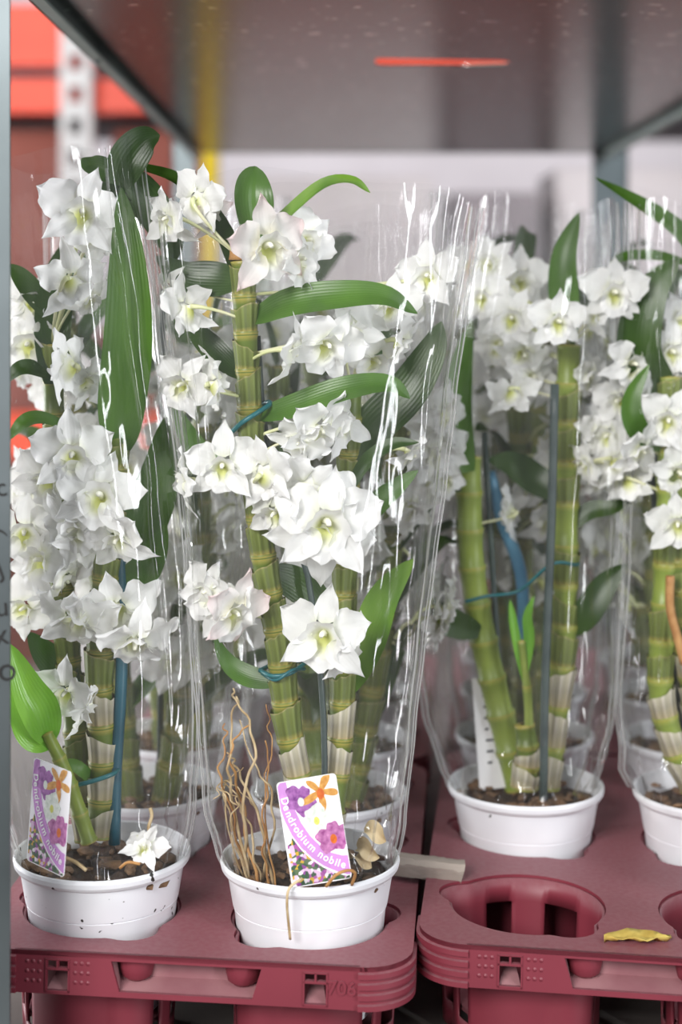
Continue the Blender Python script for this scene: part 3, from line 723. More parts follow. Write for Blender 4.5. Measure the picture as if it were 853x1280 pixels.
# ------------------------------------------------------------------ plant tags
def plant_tag(loc, rot, label):
    w_, h_ = .0385, .0665
    o = empty('plant_tag', loc, label, 'tag', None, rot); lay = [0]
    def rnd(x0, y0, x1, y1, r, n=5):
        q = []
        for cx, cy, a0 in ((x1-r, y0+r, -90), (x1-r, y1-r, 0), (x0+r, y1-r, 90), (x0+r, y0+r, 180)): q += [(cx+r*math.cos(R(a0+90*i/n)), cy+r*math.sin(R(a0+90*i/n))) for i in range(n+1)]
        return q
    def pl(name, poly, mat, d0, d1, smooth=False):
        b = MB(); b.prism(poly, [], d0, d1, lambda x, z, y: (x, y, z)); return b.build(name, M[mat], o)
    S = lambda u, v: ((u-.5)*w_, v*h_)
    pl('card', rnd(-w_/2, 0, w_/2, h_, .0025), 'card', 0, .0005)
    oc = [S(*p) for p in ((.012, .74), (.05, .63), (.13, .49), (.25, .36), (.40, .25), (.57, .16), (.76, .09), (.93, .045), (.988, .04))]
    ic = [S(*p) for p in ((.988, .22), (.90, .225), (.72, .27), (.56, .35), (.42, .46), (.31, .59), (.23, .74), (.18, .88), (.165, .992), (.06, .992), (.015, .96))]
    pl('printed_band', oc+ic, 'band', -.00012, 0)
    pl('printed_flower_bed', [S(.03, .01)]+[S(.97, .01), S(.97, .035)]+[(x-.0004, z-.0012) for x, z in oc[::-1][1:-2]]+[S(.10, .42), S(.03, .40)], 'print_bed', -.00010, 0)
    def fl(u, v, r, mat, cm, lob=5, d=.3, ph=0.0, k=1):
        c = S(u, v); pts = []
        for i in range(60):
            a = 2*math.pi*i/60; q = r*(1-d+d*abs(math.cos(lob*(a+ph)/2))**k*1.0)*(1+.13*math.sin(2*a+u*9)+.05*math.sin(11*a)); x = c[0]+q*math.cos(a); z = c[1]+q*math.sin(a); pts.append((max(-w_/2+.0003, min(w_/2-.0003, x)), min(h_-.0004, z)))
        lay[0] += .00003
        f_ = pl('printed_flower', pts, mat, -.00014-lay[0], 0)
        b = MB(); b.prism([(c[0]+r*.20*math.cos(2*math.pi*i/14), c[1]-r*.1+r*.28*math.sin(2*math.pi*i/14)) for i in range(14)], [], -.00018-lay[0], 0, lambda x, z, y: (x, y, z)); b.build('printed_lip', M[cm], f_)
        return f_
    fl(.36, .80, .0102, 'print_purple', 'print_white', 5, .28, .3)
    fl(.70, .85, .0125, 'print_orange', 'print_rust', 5, .78, .2, 2)
    fl(.57, .60, .0092, 'print_white', 'print_yellow', 5, .22)
    fl(.80, .41, .0108, 'print_magenta', 'print_rust', 5, .28, -.31)
    txt = 'Dendrobium nobile'; cur = spline([Vector((*S(*p), 0)) for p in ((.085, .86), (.13, .70), (.22, .545), (.36, .40), (.54, .275), (.74, .185), (.95, .125))], 90)
    L = [0]
    for a, c in zip(cur, cur[1:]): L.append(L[-1]+(c-a).length)
    wd = {'m': 1.5, 'i': .5, 'l': .5, ' ': .6, 'D': 1.25, 'r': .75}
    tot = sum(wd.get(c, 1) for c in txt); pos = .0006; g = MB(); sc_ = (L[-1]-.0012)/tot
    for ch in txt:
        s_ = pos+wd.get(ch, 1)*sc_/2; pos += wd.get(ch, 1)*sc_
        if ch == ' ': continue
        k = min(range(len(L)), key=lambda i: abs(L[i]-s_)); k = max(1, min(len(L)-2, k)); T = cur[k+1]-cur[k-1]; an = math.atan2(T.y, T.x)
        me = letters(ch, .0066, .00005, .00012); c = cur[k]
        for v in me.vertices: v.co.y -= .0020
        mt = Matrix.Translation((c.x, -.00030, c.y)) @ Matrix.Rotation(-an, 4, 'Y') @ Matrix.Rotation(R(90), 4, 'X')
        g.add([mt @ v.co for v in me.vertices], [tuple(p.vertices) for p in me.polygons])
    g.build('lettering', M['card'], o)['label'] = 'white words Dendrobium nobile'
    return o

# ------------------------------------------------------------------ front centre plant
SEG = .0245
def run_flowers(root, org, specs, canes, seed, dbase):
    rn = random.Random(seed)
    for sp_ in specs:
        px, py, dd, span, yaw, pitch, roll = sp_[:7]; pink = len(sp_) > 7 and sp_[7]
        pos = P(px, py, dbase+dd); best = None
        for cn_ in canes:
            for q in cn_[6:]:
                dist = (Vector((q.x, q.y, q.z-.004))-pos).length+abs(q.z+.012-pos.z)*.8
                if best is None or dist < best[0]: best = (dist, q)
        flower(root, org, pos, span/104, yaw, pitch, roll, best[1], rn, pink)
xA, yA = tpt(TA, .0705, 0)
ra, oa = pot_plant(xA, yA, 'potted white orchid in the middle of the front row, knobbly upright cane', k=0)
rn = random.Random(5); d = yA
c1 = cane(ra, oa, [P(384, 1062, d), P(374, 980, d), P(360, 905, d), P(348, 800, d), P(330, 700, d), P(316, 570, d), P(309, 450, d), P(303, 325, d)], .0086, .0073, SEG, rn=rn, paper_from=P(0, 925, d).z)
c2 = cane(ra, oa, [P(408, 1060, d+.02), P(422, 960, d+.028), P(429, 860, d+.03), P(431, 720, d+.035), P(436, 600, d+.035), P(440, 480, d+.035)], .0086, .0070, SEG, rn=rn, paper_from=P(0, 905, d).z)
b = MB(); b.tube([P(300, 325, d)-oa, P(300, 318, d)-oa, P(299, 308, d)-oa, P(301, 300, d)-oa], lambda t: .0078-.002*t, 10); b.build('cane_tip', M['root_orange'], ra, smooth=True)['label'] = 'orange tinted cane tip'
stick(ra, oa, 'support_stake', [P(404, 1062, d+.012), P(405, 900, d+.012), P(385, 720, d+.014), P(335, 560, d+.014), P(322, 420, d+.014)], .0022, M['stake_dark'])
stick(ra, oa, 'plant_tie', [P(290, 540, d-.002), P(303, 528, d-.012), P(322, 516, d-.011), P(338, 505, d), P(330, 505, d+.012), P(300, 530, d+.012), P(290, 540, d-.002)], .0017, M['tie'], 30)
stick(ra, oa, 'plant_tie', [P(325, 838, d), P(340, 845, d-.012), P(362, 842, d-.012), P(380, 830, d), P(378, 826, d+.01), P(340, 832, d+.012), P(325, 838, d)], .0015, M['tie'], 30)
stick(ra, oa, 'plant_tie', [P(328, 842, d), P(345, 850, d-.0125), P(365, 838, d-.012), P(381, 836, d)], .0012, M['tie'], 20)
LA = [  # points (px, py, dd), half width px, facing, material, fold
 ([(318, 305, .0), (316, 275, -.004), (314, 240, -.004), (320, 208, .004)], 25, (.3, -1, .2), 'leaf', .6, 1.25),
 ([(325, 300, .01), (360, 268, .005), (405, 232, 0), (440, 226, 0), (463, 241, 0)], 12, (-.3, -.7, .8), 'leaf_light', .3, .7),
 ([(318, 398, .0), (360, 380, -.01), (420, 371, -.016), (480, 370, -.016), (522, 392, -.014)], 22, (-.1, -.85, .55), 'leaf', .22, .75),
 ([(325, 520, .0), (370, 508, -.01), (430, 488, -.016), (485, 480, -.014), (513, 498, -.012)], 19, (-.1, -.8, .6), 'leaf', .22, .75),
 ([(435, 580, .03), (465, 535, .034), (510, 490, .036), (540, 440, .036), (552, 402, .036)], 29, (-.3, -1, .2), 'leaf_dark', .15, .8),
 ([(438, 612, .02), (460, 578, .01), (492, 556, .005), (524, 553, .0)], 12, (-.5, -.8, .6), 'leaf_dark', .3, .7),
 ([(440, 670, .03), (462, 640, .028), (495, 610, .025), (523, 588, .022)], 16, (-.3, -1, .3), 'leaf', .2, .7),
 ([(438, 860, .03), (462, 800, .02), (482, 745, .014), (517, 699, .01)], 24, (-.4, -1, .1), 'leaf_light', .2, .85),
 ([(345, 852, .0), (310, 845, .006), (285, 828, .01), (268, 796, .012)], 14, (.2, -1, .4), 'leaf', .2, .7),
 ([(300, 350, .0), (275, 285, .01), (230, 232, .014), (185, 212, .016), (145, 205, .018)], 15, (.4, -.7, .8), 'leaf_dark', .3, .6),
 ([(300, 352, .0), (268, 350, .01), (230, 345, .014), (195, 320, .014)], 24, (.1, -1, .3), 'leaf_dark', .15, .8),
 ([(302, 470, .0), (275, 445, .012), (250, 420, .016), (232, 395, .018)], 17, (.3, -1, .2), 'leaf_dark', .15, .8),
 ([(335, 715, .01), (370, 730, .02), (400, 755, .024), (425, 790, .024)], 22, (.3, -1, .2), 'leaf_dark', .15, .8),
 ([(300, 590, .014), (262, 580, .02), (235, 545, .02), (215, 500, .02)], 16, (.3, -1, .2), 'leaf', .15, .8)]
def run_leaves(root, org, specs, d):
    for pts, hw, face, mat, fold, bl in specs:
        leaf(root, org, [P(a, b_, d+c) for a, b_, c in pts], hw*d/F, face, M[mat], fold, 0, bl)
run_leaves(ra, oa, LA, d)
FA = [(212, 272, -.016, 82, -50, -15, 15), (246, 248, -.006, 86, 150, 5, -20), (262, 270, .01, 70, 60, -10, 60, True),
 (235, 385, -.012, 84, -125, -15, 10), (212, 360, .012, 60, -60, 0, 40),
 (228, 480, -.012, 84, -25, -8, 30), (268, 480, -.02, 88, 110, 0, 5),
 (334, 307, -.030, 112, 25, 0, -12, True), (372, 325, -.012, 92, 60, 10, 20), (385, 300, .012, 80, 30, 0, 50),
 (362, 440, -.024, 84, 80, -20, -15), (408, 430, -.012, 98, 25, -15, 25), (440, 415, .004, 80, 40, 10, -30),
 (398, 535, -.020, 94, 40, -25, 20), (425, 530, .0, 92, 60, 0, -20), (375, 550, -.022, 70, -20, -30, 60),
 (278, 582, -.030, 92, 0, 0, 0), (233, 600, -.016, 82, -80, -5, 30), 
 (328, 592, -.036, 88, 155, 10, 10), (352, 602, -.018, 84, 10, -5, 40), (385, 610, -.034, 90, 150, 20, -50),
 (345, 640, -.026, 84, -30, -20, 15), (408, 652, -.042, 128, 12, 0, 5), (400, 668, -.032, 122, 5, -12, 40), (412, 640, -.026, 118, 35, 12, -20),
 (262, 740, -.020, 86, -40, 5, 25), (292, 765, -.030, 92, 40, -10, 15, True), (278, 760, -.020, 88, -22, -12, -10),
 (405, 792, -.030, 112, -12, 5, 8), (430, 812, -.016, 90, 60, -20, 0),
 (486, 382, .030, 86, 10, 0, 10), (500, 428, .030, 88, 80, -30, 20), (470, 450, .034, 84, 30, -20, 40), (512, 565, .030, 80, 70, -30, 10), (455, 395, .030, 76, -10, 0, -20), (536, 345, .036, 90, -20, 5, 0)]
run_flowers(ra, oa, FA, [c1, c2], 7, d)
# aerial roots
rr_ = random.Random(3)
for k, pts in enumerate([[(298, 1065), (292, 1010), (285, 960), (292, 900), (300, 870)], [(300, 1070), (288, 1010), (276, 960), (282, 920), (280, 905)], [(310, 1080), (305, 1000), (318, 930), (300, 880), (290, 860)], [(340, 1090), (322, 1020), (296, 960), (285, 940)],
                         [(345, 1070), (335, 1010), (338, 930), (332, 880)], [(278, 1035), (282, 1000), (292, 975), (305, 960)], [(325, 1075), (315, 1035), (290, 1000), (275, 985)], [(335, 1100), (331, 1040), (336, 980), (334, 925)], [(270, 1005), (280, 985), (300, 985), (318, 1010)], [(300, 1070), (300, 1010), (275, 975), (268, 1000)], [(320, 1075), (300, 1000), (290, 940), (312, 905)], [(330, 1080), (345, 1000), (320, 960), (300, 900)], [(310, 1080), (290, 1030), (300, 1000), (284, 990)]]):
    q = [P(a+rr_.uniform(-3, 3), b_, 1.008+rr_.uniform(0, .022)) for a, b_ in pts]; rv = Vector((q[0].x-xA, q[0].y-yA)); rv *= min(1, .044/rv.length); q[0] = Vector((xA+rv.x, yA+rv.y, .917))
    q = [v_+Vector((rr_.uniform(-.0022, .0022), rr_.uniform(-.002, .002), 0))*(0 if i_ == 0 else 1) for i_, v_ in enumerate(spline(q, 14))]
    stick(ra, oa, 'aerial_root', q, (lambda r0: lambda t: r0*(1-.5*t))(rr_.choice((.0007, .0009, .0012))), M['root_orange' if k % 3 == 1 else 'root'], 30, 6)
stick(ra, oa, 'aerial_root', [P(378, 1098, .985), P(362, 1110, .981), P(359, 1130, .9785), P(361, 1155, .983), P(363, 1174, .986)], .0009, M['root'], 16, 6)['label'] = 'thin root hanging over the pot rim'
stick(ra, oa, 'aerial_root', [P(408, 1108, .982), P(420, 1094, .978), P(435, 1088, .98), P(444, 1092, .984), P(440, 1106, .99)], .0011, M['root_orange'], 16, 6)
for k, (px, py, rz) in enumerate(((462, 1065, .3), (470, 1045, 1.2), (452, 1078, 2))):
    hk = leaf(ra, oa, [P(px-15, py-4, 1.03), P(px-5, py-7, 1.025), P(px+5, py+2, 1.022), P(px+13, py+7, 1.02)], .0055, (rz-1, -.6, 1), M['husk'], .8, 1.0, .9); hk.name = 'dry_husk'
plant_tag(P(403, 1104, .990), (R(-4), R(-9), R(2)), 'white plant tag with lilac band leaning in the middle front pot')

# ------------------------------------------------------------------ front left plant
xB, yB = tpt(TA, -.0705, 0); d = yB
rb, ob = pot_plant(xB, yB, 'potted white orchid at front left beside the steel post', dirty=True, k=1)
d1 = cane(rb, ob, [P(124, 1045, d), P(128, 990, d), P(128, 920, d), P(124, 840, d), P(130, 740, d), P(140, 640, d), P(148, 540, d)], .0092, .0075, SEG, rn=rn, paper_from=P(0, 870, d).z)
d2 = cane(rb, ob, [P(110, 1050, d+.012), P(98, 960, d+.016), P(92, 880, d+.02), P(80, 760, d+.024), P(70, 600, d+.03), P(66, 430, d+.03)], .0082, .007, SEG, rn=rn, paper_from=P(0, 980, d).z)
d3 = cane(rb, ob, [P(112, 1052, d-.014), P(98, 1010, d-.016), P(82, 965, d-.018), P(58, 915, d-.02)], .0052, .0042, .020, mat='cane_light', sheath='sheath', rn=rn, sheaths=False)
stick(rb, ob, 'support_stake', [P(143, 1055, d-.004), P(145, 960, d-.002), P(152, 840, d), P(150, 700, d+.012), P(138, 420, d+.014)], .0042, M['stake'])['label'] = 'teal support stake'
stick(rb, ob, 'plant_tie', [P(78, 985, d-.01), P(110, 978, d-.018), P(140, 968, d-.014), P(150, 960, d)], .0016, M['tie'], 16)
LB = [([(150, 560, -.004), (153, 510, -.016), (162, 420, -.022), (160, 320, -.020), (152, 235, -.014)], 31, (-.05, -1, 0), 'leaf', .28, .8),
 ([(148, 232, -.010), (160, 200, -.012), (180, 176, -.010), (200, 169, -.008)], 24, (.2, -1, .1), 'leaf_dark', .3, .75),
 ([(140, 222, 0), (128, 212, 0), (112, 206, 0), (102, 198, 0)], 15, (-.2, -1, .4), 'leaf', .4, .7),
 ([(136, 260, 0), (155, 232, .0), (185, 255, .004), (212, 300, .008), (215, 330, .01)], 26, (.2, -1, .3), 'leaf_dark', .2, .8),
 ([(172, 690, .02), (185, 640, .022), (200, 590, .024), (208, 520, .024)], 30, (.1, -1, .0), 'leaf', .15, .8),
 ([(132, 770, .012), (160, 740, .010), (190, 700, .008), (208, 655, .008)], 24, (-.3, -1, .1), 'leaf', .2, .85),
 ([(66, 480, .02), (66, 410, .03), (72, 350, .03), (84, 300, .03)], 24, (.1, -1, .1), 'leaf_dark', .15, .8),
 ([(70, 480, .02), (50, 466, .0), (25, 462, -.01), (2, 482, -.01)], 14, (.1, -.8, .7), 'leaf_dark', .3, .75),
 ([(78, 530, .015), (50, 524, .0), (28, 530, -.01), (8, 552, -.01)], 12, (.1, -.8, .7), 'leaf', .3, .75),
 ([(70, 400, .03), (45, 370, .03), (25, 345, .03), (10, 330, .03)], 15, (.1, -.9, .4), 'leaf_dark', .2, .75),
 ([(60, 925, -.02), (50, 890, -.025), (34, 860, -.028), (12, 805, -.028)], 24, (.3, -1, .2), 'leaf_bright', .35, .8),
 ([(64, 930, -.02), (40, 920, -.02), (24, 890, -.02), (10, 850, -.02)], 17, (.4, -1, .0), 'leaf_bright', .35, .8),
 ([(95, 860, .01), (75, 835, .02), (55, 815, .02), (35, 790, .02)], 20, (.1, -1, .2), 'leaf_dark', .2, .8),
 ([(120, 980, .004), (105, 965, -.01), (88, 955, -.012), (70, 960, -.012)], 8, (.1, -1, .6), 'leaf', .2, .8)]
run_leaves(rb, ob, LB, d)
FB = [(103, 265, -.022, 110, 5, 5, 12), (118, 290, .0, 84, 20, -10, 50), (88, 350, -.016, 92, 160, -20, 10), (112, 372, .0, 70, 60, -30, 0),
 (88, 455, -.016, 92, -115, 10, 25), (110, 475, .006, 70, 60, -20, 60), (90, 568, -.030, 106, 4, 0, 0), (60, 600, -.008, 90, -20, -10, 30), (50, 610, .02, 84, 0, 0, 0),
 (126, 620, -.034, 112, -5, 20, 10), (92, 660, -.026, 90, -30, -10, -30), (104, 672, -.02, 84, 20, -35, 40), (148, 672, -.036, 90, -20, -25, -10),
 (52, 700, .0, 100, -30, 10, 30), (30, 665, .008, 96, 10, 0, 0), (78, 722, .01, 86, 70, -30, 0),
 (95, 772, -.030, 112, -20, -35, 12), (145, 758, -.030, 106, 8, -30, -8), (168, 800, -.038, 104, 12, -40, 10), (120, 790, -.014, 84, -30, -50, 30),
 (82, 865, -.018, 82, -15, -10, 10), (104, 885, -.012, 80, 100, -30, 30), (35, 430, .03, 96, 0, 0, 0), (40, 380, .034, 90, 20, 10, 30), (30, 760, .02, 86, -10, 0, 50)]
run_flowers(rb, ob, FB, [d1, d2], 8, d)
stick(rb, ob, 'aerial_root', [P(82, 1072, 1.0), P(95, 1078, .998), P(108, 1088, .995)], .0012, M['root'], 10, 6)
stick(rb, ob, 'aerial_root', [P(190, 1052, 1.02), P(186, 1035, 1.02), P(190, 1020, 1.02), P(188, 1010, 1.02)], .0012, M['root'], 12, 6)
stick(rb, ob, 'aerial_root', [P(150, 1085, 1.0), P(160, 1078, .998), P(175, 1080, .996)], .001, M['root_orange'], 10, 6)
pt = plant_tag(P(56, 1086, .993), (R(-3), R(3), R(-42)), 'white plant tag with lilac band in the front left pot, turned sideways')
# fallen flower lying on the soil
rf = random.Random(9)
ff = flower(None, Vector((0, 0, 0)), P(181, 1060, 1.012), .55, -10, 50, 20, P(172, 1044, 1.02), rf); ff.name = 'fallen_flower'
tag(ff, 'small wilted white flower lying on the soil of the front left pot', 'flower')

# ------------------------------------------------------------------ right hand plants, one row back
xC, yC = tpt(TB, -.0705, .142); d = yC
rc, oc_ = pot_plant(xC, yC, 'potted white orchid right of centre, just behind the empty tray hole', k=2)
e1 = cane(rc, oc_, [P(684, 985, d), P(696, 890, d), P(706, 800, d), P(708, 700, d), P(709, 560, d), P(712, 430, d)], .0092, .0088, .032, mat='cane_light', rn=rn, paper_from=P(0, 840, d).z, sheaths=True)
e2 = cane(rc, oc_, [P(650, 985, d+.01), P(628, 900, d+.012), P(605, 800, d+.012), P(590, 700, d+.012), P(586, 570, d+.012)], .0105, .0095, .030, mat='cane_light', rn=rn, sheaths=False)
e3 = cane(rc, oc_, [P(655, 985, d-.012), P(660, 940, d-.012), P(656, 905, d-.012)], .0098, .0075, .016, mat='cane', rn=rn, paper_from=2)
e4 = cane(rc, oc_, [P(662, 920, d-.014), P(660, 870, d-.014), P(652, 800, d-.014)], .0036, .0028, .03, mat='cane_light', rn=rn, sheaths=False)
stick(rc, oc_, 'support_stake', [P(680, 1000, d-.03), P(682, 850, d-.03), P(690, 650, d-.03), P(694, 480, d-.03)], .0034, M['stake_dark'])
stick(rc, oc_, 'support_stake', [P(640, 990, d+.02), P(622, 800, d+.02), P(612, 640, d+.02), P(606, 540, d+.02)], .0026, M['stake_dark'])
stick(rc, oc_, 'plant_tie', [P(582, 752, d-.008), P(610, 745, d-.012), P(650, 738, d-.014), P(690, 705, d-.03), P(722, 706, d-.01), P(720, 700, d+.01)], .0014, M['tie'], 30)
LC = [([(708, 440, 0), (706, 380, -.004), (706, 320, -.004), (724, 266, 0)], 19, (-.3, -1, .1), 'leaf', .25, .8),
 ([(586, 590, 0), (572, 520, -.01), (576, 460, -.01), (590, 400, -.01)], 18, (.1, -1, 0), 'leaf', .2, .8),
 ([(712, 790, 0), (735, 765, -.01), (758, 730, -.01), (784, 705, -.01)], 18, (-.3, -1, .1), 'leaf_dark', .2, .8),
 ([(600, 790, 0), (570, 780, 0), (552, 770, 0), (545, 745, 0)], 18, (.1, -1, .1), 'leaf_dark', .2, .8),
 ([(706, 620, .01), (670, 600, .02), (640, 580, .02), (610, 575, .02)], 20, (0, -1, .3), 'leaf_dark', .2, .8),
 ([(655, 850, -.014), (662, 800, -.014), (660, 770, -.014), (668, 745, -.014)], 7, (-.3, -1, .1), 'leaf_bright', .4, .8),
 ([(655, 850, -.014), (645, 800, -.014), (640, 770, -.014), (638, 750, -.014)], 6, (.3, -1, .1), 'leaf_bright', .4, .8),
 ([(712, 660, .0), (735, 640, .0), (765, 635, -.004), (790, 625, -.01)], 12, (0, -1, .6), 'leaf_dark', .2, .8)]
run_leaves(rc, oc_, LC, d)
FC = [(602, 372, -.01, 84, -20, 0, 0), (640, 398, -.03, 86, -10, 5, 20), (698, 402, -.045, 84, 8, 0, 5), (768, 366, -.03, 98, 5, 5, 0), (745, 395, -.02, 60, -60, 0, 20),
 (640, 490, -.02, 80, 140, -40, 10), (655, 440, .0, 90, 0, -30, 40), (640, 640, .02, 80, -120, 0, 60), (612, 330, .01, 88, -30, 10, 40), (650, 350, .02, 90, 20, 10, 0), (735, 470, .0, 76, 50, -10, 0),
 (768, 575, -.02, 84, 130, -20, 30), (745, 540, .0, 80, 40, 0, 0), (590, 330, .02, 80, -20, 20, 0), (665, 470, .015, 84, 20, -10, 60), (748, 600, .01, 76, 20, -30, 10), (625, 430, .02, 88, 0, 0, 30)]
run_flowers(rc, oc_, FC, [e1, e2], 9, d)
bs = MB(); bs.tube([q-oc_ for q in spline([P(655, 820, d+.03), P(652, 720, d+.03), P(628, 650, d+.03), P(612, 590, d+.03)], 14)], .0055, 6); bs.build('plastic_strip', M['blue_film'], rc, smooth=True)['label'] = 'blue plastic strip'
cs = MB(); q0, q1, q2, q3 = [P(*p) for p in ((590, 848, d+.018), (623, 846, d+.018), (636, 984, d+.012), (600, 988, d+.010))]
nrm = Vector((0, .0006, 0)); cs.add([q-oc_ for q in (q0, q1, q2, q3)]+[q-oc_+nrm for q in (q0, q1, q2, q3)], [(0, 1, 2, 3), (7, 6, 5, 4), (0, 4, 5, 1), (1, 5, 6, 2), (2, 6, 7, 3), (3, 7, 4, 0)])
slip = cs.build('care_slip', M['card']); slip.location = oc_; tag(slip, 'white paper slip standing behind the film in the pot right of centre', 'paper slip')
ink = MB()
for k in range(7):
    t = .16+k*.1; a = q0.lerp(q3, t); b_ = q1.lerp(q2, t); l_ = a.lerp(b_, .35); r_ = a.lerp(b_, .35+.3*((k*37) % 10)/10+.1); ink.add([l_-oc_+Vector((0, -.0003, .0008)), r_-oc_+Vector((0, -.0003, .0008)), r_-oc_+Vector((0, -.0003, -.0012)), l_-oc_+Vector((0, -.0003, -.0012))], [(0, 1, 2, 3)])
ink.build('print_lines', M['grey_dark'], slip)

xD, yD = tpt(TB, .0705, .142); d = yD
rd, od = pot_plant(xD, yD, 'potted white orchid at the right edge, brown base to its canes', k=0)
f1 = cane(rd, od, [P(868, 985, d), P(842, 930, d), P(826, 860, d), P(830, 760, d), P(836, 600, d), P(838, 470, d)], .0095, .0085, .028, mat='cane_light', rn=rn, paper_from=P(0, 860, d).z)
f2 = cane(rd, od, [P(880, 985, d+.01), P(872, 900, d+.01), P(858, 800, d), P(850, 700, d), P(856, 520, d)], .010, .009, .022, mat='cane', rn=rn, paper_from=P(0, 840, d).z)
stick(rd, od, 'aerial_root', [P(838, 720, d-.02), P(838, 760, d-.02), P(848, 800, d-.02), P(856, 830, d-.02)], .0035, M['root_orange'], 14)
stick(rd, od, 'support_stake', [P(862, 985, d+.02), P(824, 700, d+.02), P(816, 520, d+.02)], .0028, M['stake_dark'])
LD = [([(836, 490, 0), (800, 440, -.01), (812, 370, -.012), (850, 322, -.012)], 27, (-.2, -1, .1), 'leaf_dark', .2, .8),
 ([(880, 330, 0), (850, 290, -.0), (800, 255, 0), (744, 222, 0)], 14, (-.1, -.8, .7), 'leaf', .25, .7),
 ([(836, 560, 0), (800, 540, -.02), (790, 500, -.02), (812, 455, -.02)], 14, (-.2, -1, .1), 'leaf', .2, .8),
 ([(860, 330, .0), (820, 320, .01), (780, 322, .01), (760, 335, .01)], 9, (0, -.8, .7), 'leaf', .2, .8),
 ([(838, 700, 0), (860, 690, 0), (880, 670, 0), (900, 640, 0)], 16, (0, -1, .2), 'leaf', .2, .8)]
run_leaves(rd, od, LD, d)
FD = [(790, 455, -.01, 88, 30, 0, 20), (775, 500, .0, 84, -40, -10, 0), (836, 525, -.02, 92, -10, -5, 20), (800, 560, -.02, 90, 40, -30, 0), (848, 655, -.03, 88, -15, -5, 0), (848, 590, -.01, 90, 10, -10, 50), (840, 440, .0, 88, 10, 0, 0), (785, 600, .0, 80, 150, -30, 20), (825, 480, .01, 90, -20, 0, 40), (870, 500, 0, 90, 10, 0, 0), (780, 370, .02, 86, 0, 20, 30), (850, 400, .01, 84, 30, 20, 0), (735, 580, .0, 78, -60, -20, 30), (760, 545, .01, 84, -30, 0, 0)]
run_flowers(rd, od, FD, [f1, f2], 10, d)

# ------------------------------------------------------------------ plants further back (two grown by rule, then copied)
def rule_plant(x, y, label, seed, k):
    root, org = pot_plant(x, y, label, 'orchids in the back rows', k=k); rn = random.Random(seed); JL = JOIN
    for ci in range(2):
        a = 3.0*ci+rn.uniform(-.4, .4); r0 = .016; bx = Vector((x+r0*math.cos(a), y+r0*math.sin(a)*.8, RIMZ-.012)); hgt = rn.uniform(.30, .40) if ci < 2 else .24
        lean = Vector((math.cos(a)*rn.uniform(.015, .045), math.sin(a)*.02, 0))
        pts = [bx+lean*t+Vector((.006*math.sin(4*t+ci), 0, hgt*t)) for t in (0, .25, .5, .75, 1)]
        sp = cane(root, org, pts, .0095, .0078, .030, mat='cane', rn=rn, sheaths=True)
        for q in range(26, 80, 7):
            p = sp[q]; an = rn.uniform(-math.pi, 0) if rn.random() < .75 else rn.uniform(0, math.pi); pos = p+Vector((math.cos(an)*.032, math.sin(an)*.030, .012))
            for _ in range(3):
                jj = pos+Vector((rn.uniform(-.02, .02), rn.uniform(-.01, .01), rn.uniform(-.012, .016)))
                flower(root, org, jj, rn.uniform(.78, .95), math.degrees(an)+90+rn.uniform(-40, 40), rn.uniform(-25, 15), rn.uniform(-40, 40), p, rn, joined=JL[rn.randrange(4)])
        for q in range(14, 81, 11):
            p = sp[min(q, 80)]; an = rn.uniform(0, 6.28); o_ = Vector((math.cos(an), math.sin(an)*.8, 0)); ln = rn.uniform(.06, .10)
            leaf(root, org, [p, p+o_*ln*.3+Vector((0, 0, .028)), p+o_*ln*.62+Vector((0, 0, .05)), p+o_*ln*.85+Vector((0, 0, .05))], rn.uniform(.009, .013), (o_.x*-.4, -.6, .8), M[rn.choice(('leaf', 'leaf_dark', 'leaf_dark'))], .25)
    stick(root, org, 'support_stake', [Vector((x+.01, y+.01, RIMZ-.02)), Vector((x+.012, y+.012, RIMZ+.38))], .0026, M['stake_dark'], 4)
    return root
proto = []
def copy_tree(o, parent=None):
    c = o.copy(); C.objects.link(c); c.parent = parent
    for ch in o.children: copy_tree(ch, c)
    return c
spots = []
for T, rows, off in ((TA, (1, 2), 0), (TB, (2,), 0), (T2A, (0, 1), 2), (T2B, (0, 1), 2)):
    for r_ in rows:
        for cl in (-1, 1): spots.append((T, r_+(3 if off else 0), cl, tpt(T, cl*.0705, r_*.142)))
words = {1: 'second', 2: 'third', 3: 'fourth', 4: 'fifth'}; colw = {(0, -1): 'leftmost column', (0, 1): 'second column from the left', (1, -1): 'third column from the left', (1, 1): 'rightmost column'}
bpy.context.view_layer.update()
for i, (T, row, cl, (x, y)) in enumerate(spots):
    side_ = 0 if T in (TA, T2A) else 1
    lb = 'potted white orchid in the %s row back, %s' % (words[row], colw[(side_, cl)])
    if len(proto) < 3: o = rule_plant(x, y, lb, 100+i, i); proto.append(o)
    else:
        o = copy_tree(proto[(i*2+1) % 3]); o.location = (x, y, POTZ); o.rotation_euler.z = i*1.9; o['label'] = lb
    hw = .072+.006*(i % 3)
    sleeve('clear film sleeve around the orchid in the %s row back, %s' % (words[row], colw[(side_, cl)]), 'clear sleeves in the back rows',
           [(RIMZ-.006, x-.054, x+.054), (RIMZ+.05, x-.062, x+.062), (RIMZ+.2, x-.066, x+.066), (RIMZ+.46-.02*(row % 3), x-hw, x+hw)], y, .052, .062, 20+i, M['film_thin'], 7, .005, .010, fin=.005)

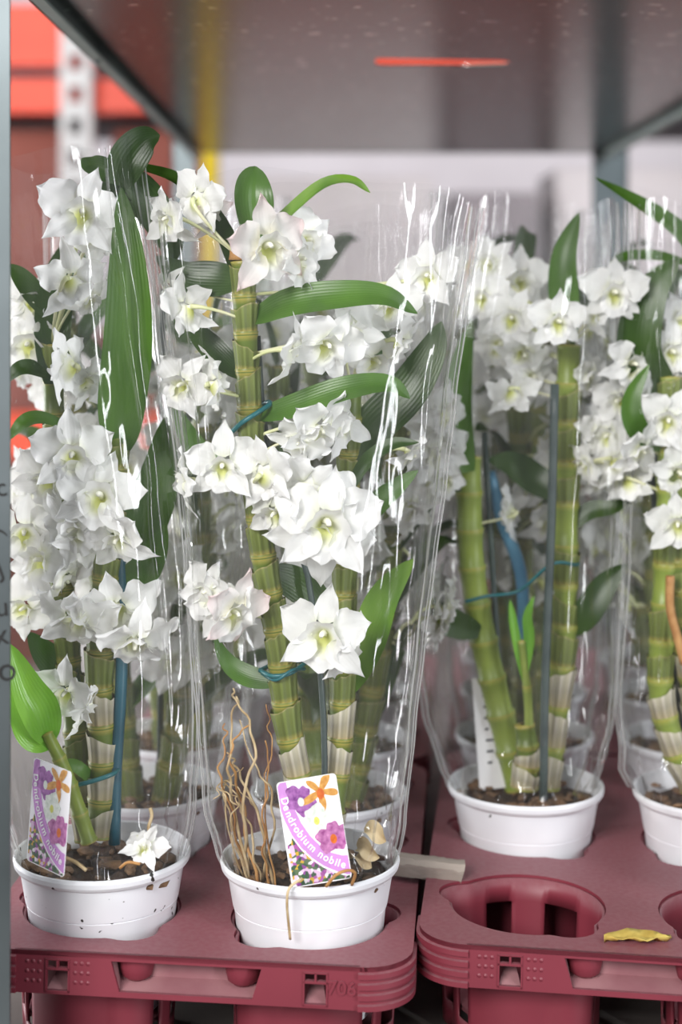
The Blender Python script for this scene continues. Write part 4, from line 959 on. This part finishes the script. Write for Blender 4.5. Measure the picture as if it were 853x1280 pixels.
# ------------------------------------------------------------------ sleeves of the front plants
sleeve('clear film sleeve of the middle front orchid, glossy seams and open top', None,
       lvl(yA, [(1082, 284, 490), (1060, 274, 496), (1020, 263, 502), (900, 254, 513), (800, 246, 524), (700, 241, 536), (600, 234, 548), (500, 224, 558), (400, 212, 570), (300, 203, 583), (238, 198, 592)]), yA, .0545, .057, 5, folds=7, amp=.006, extra=((206, .007, .045, -.12), (214, -.004, .03, -.1), (342, .004, .035, .05)))
sleeve('clear film sleeve of the front left orchid, beside the steel post', None,
       lvl(yB, [(1070, 24, 226), (1050, 16, 231), (1010, 6, 238), (900, -12, 241), (760, -30, 236), (600, -44, 222), (400, -56, 196), (190, -64, 165)]), yB, .054, .060, 8, folds=10, amp=.007)
sleeve('clear film sleeve of the orchid right of centre, creased above the rim', None,
       lvl(yC, [(985, 566, 742), (960, 556, 748), (900, 536, 762), (840, 529, 766), (700, 535, 764), (500, 548, 770), (262, 590, 772)]), yC, .052, .060, 13, folds=7, amp=.005)
sleeve('clear film sleeve of the orchid at the right edge', None,
       lvl(yD, [(985, 790, 966), (960, 782, 974), (880, 776, 980), (700, 788, 990), (500, 796, 996), (262, 800, 1000)]), yD, .052, .060, 14, folds=10, amp=.006)

# ------------------------------------------------------------------ loose bits on the trays
b = MB(); pts = [P(486, 1040, 1.118), P(530, 1050, 1.112), P(578, 1064, 1.106)]
for p in pts: p.z = DZ+.0085
wd = []
n = 16
for i in range(n+1):
    t = i/n; p = pts[0].lerp(pts[2], t)
    for j, (dy, dz) in enumerate(((-.009, -.006), (.009, -.0065), (.0095, .004), (.003, .0068), (-.006, .0062), (-.0095, .003))):
        q = .0012*noise.noise(Vector((t*9, j*3, 1))); wd.append((p.x+dz*.3*(1 if i == n else 0), p.y+dy+q, p.z+dz+q-.002*t))
f = [(i*6+j, i*6+(j+1) % 6, i*6+6+(j+1) % 6, i*6+6+j) for i in range(n) for j in range(6)]+[tuple(range(6)), tuple(n*6+j for j in range(5, -1, -1))]
b.add(wd, f); tag(b.build('wooden_stick', M['wood'], angle=R(35)), 'short weathered grey wooden stick lying across the gap between the two front trays', 'stick')
pl_ = Vector((.178, 1.000, DZ)); v = []; f = []; nn = 12; rl = random.Random(4)
for i in range(nn+1):
    for j in range(5):
        t = i/nn; s = (j/4-.5)*2; wv = .0085*math.sin(math.pi*min(1, t*.96+.03))**.8*(1+.25*math.sin(15*t))
        v.append((-.022+.044*t, s*wv+.002*math.sin(5*t), .0012+.0030*abs(s)**1.5+.0022*math.sin(8*t+2*s)**2+.0014*(1+noise.noise(Vector((t*5, s*2, 3))))))
for i in range(nn):
    for j in range(4): a = i*5+j; f.append((a, a+1, a+6, a+5))
dl = obj('dry_leaf', mesh('dry_leaf', v, f, M['dry_leaf'])); dl.location = pl_+Vector((.012, .0, -.0028)); dl.rotation_euler = (0, R(1.1), .15)
md = dl.modifiers.new('thick', 'SOLIDIFY'); md.thickness = .0005
tag(dl, 'crinkled yellow dry leaf lying on the front right tray', 'leaf')
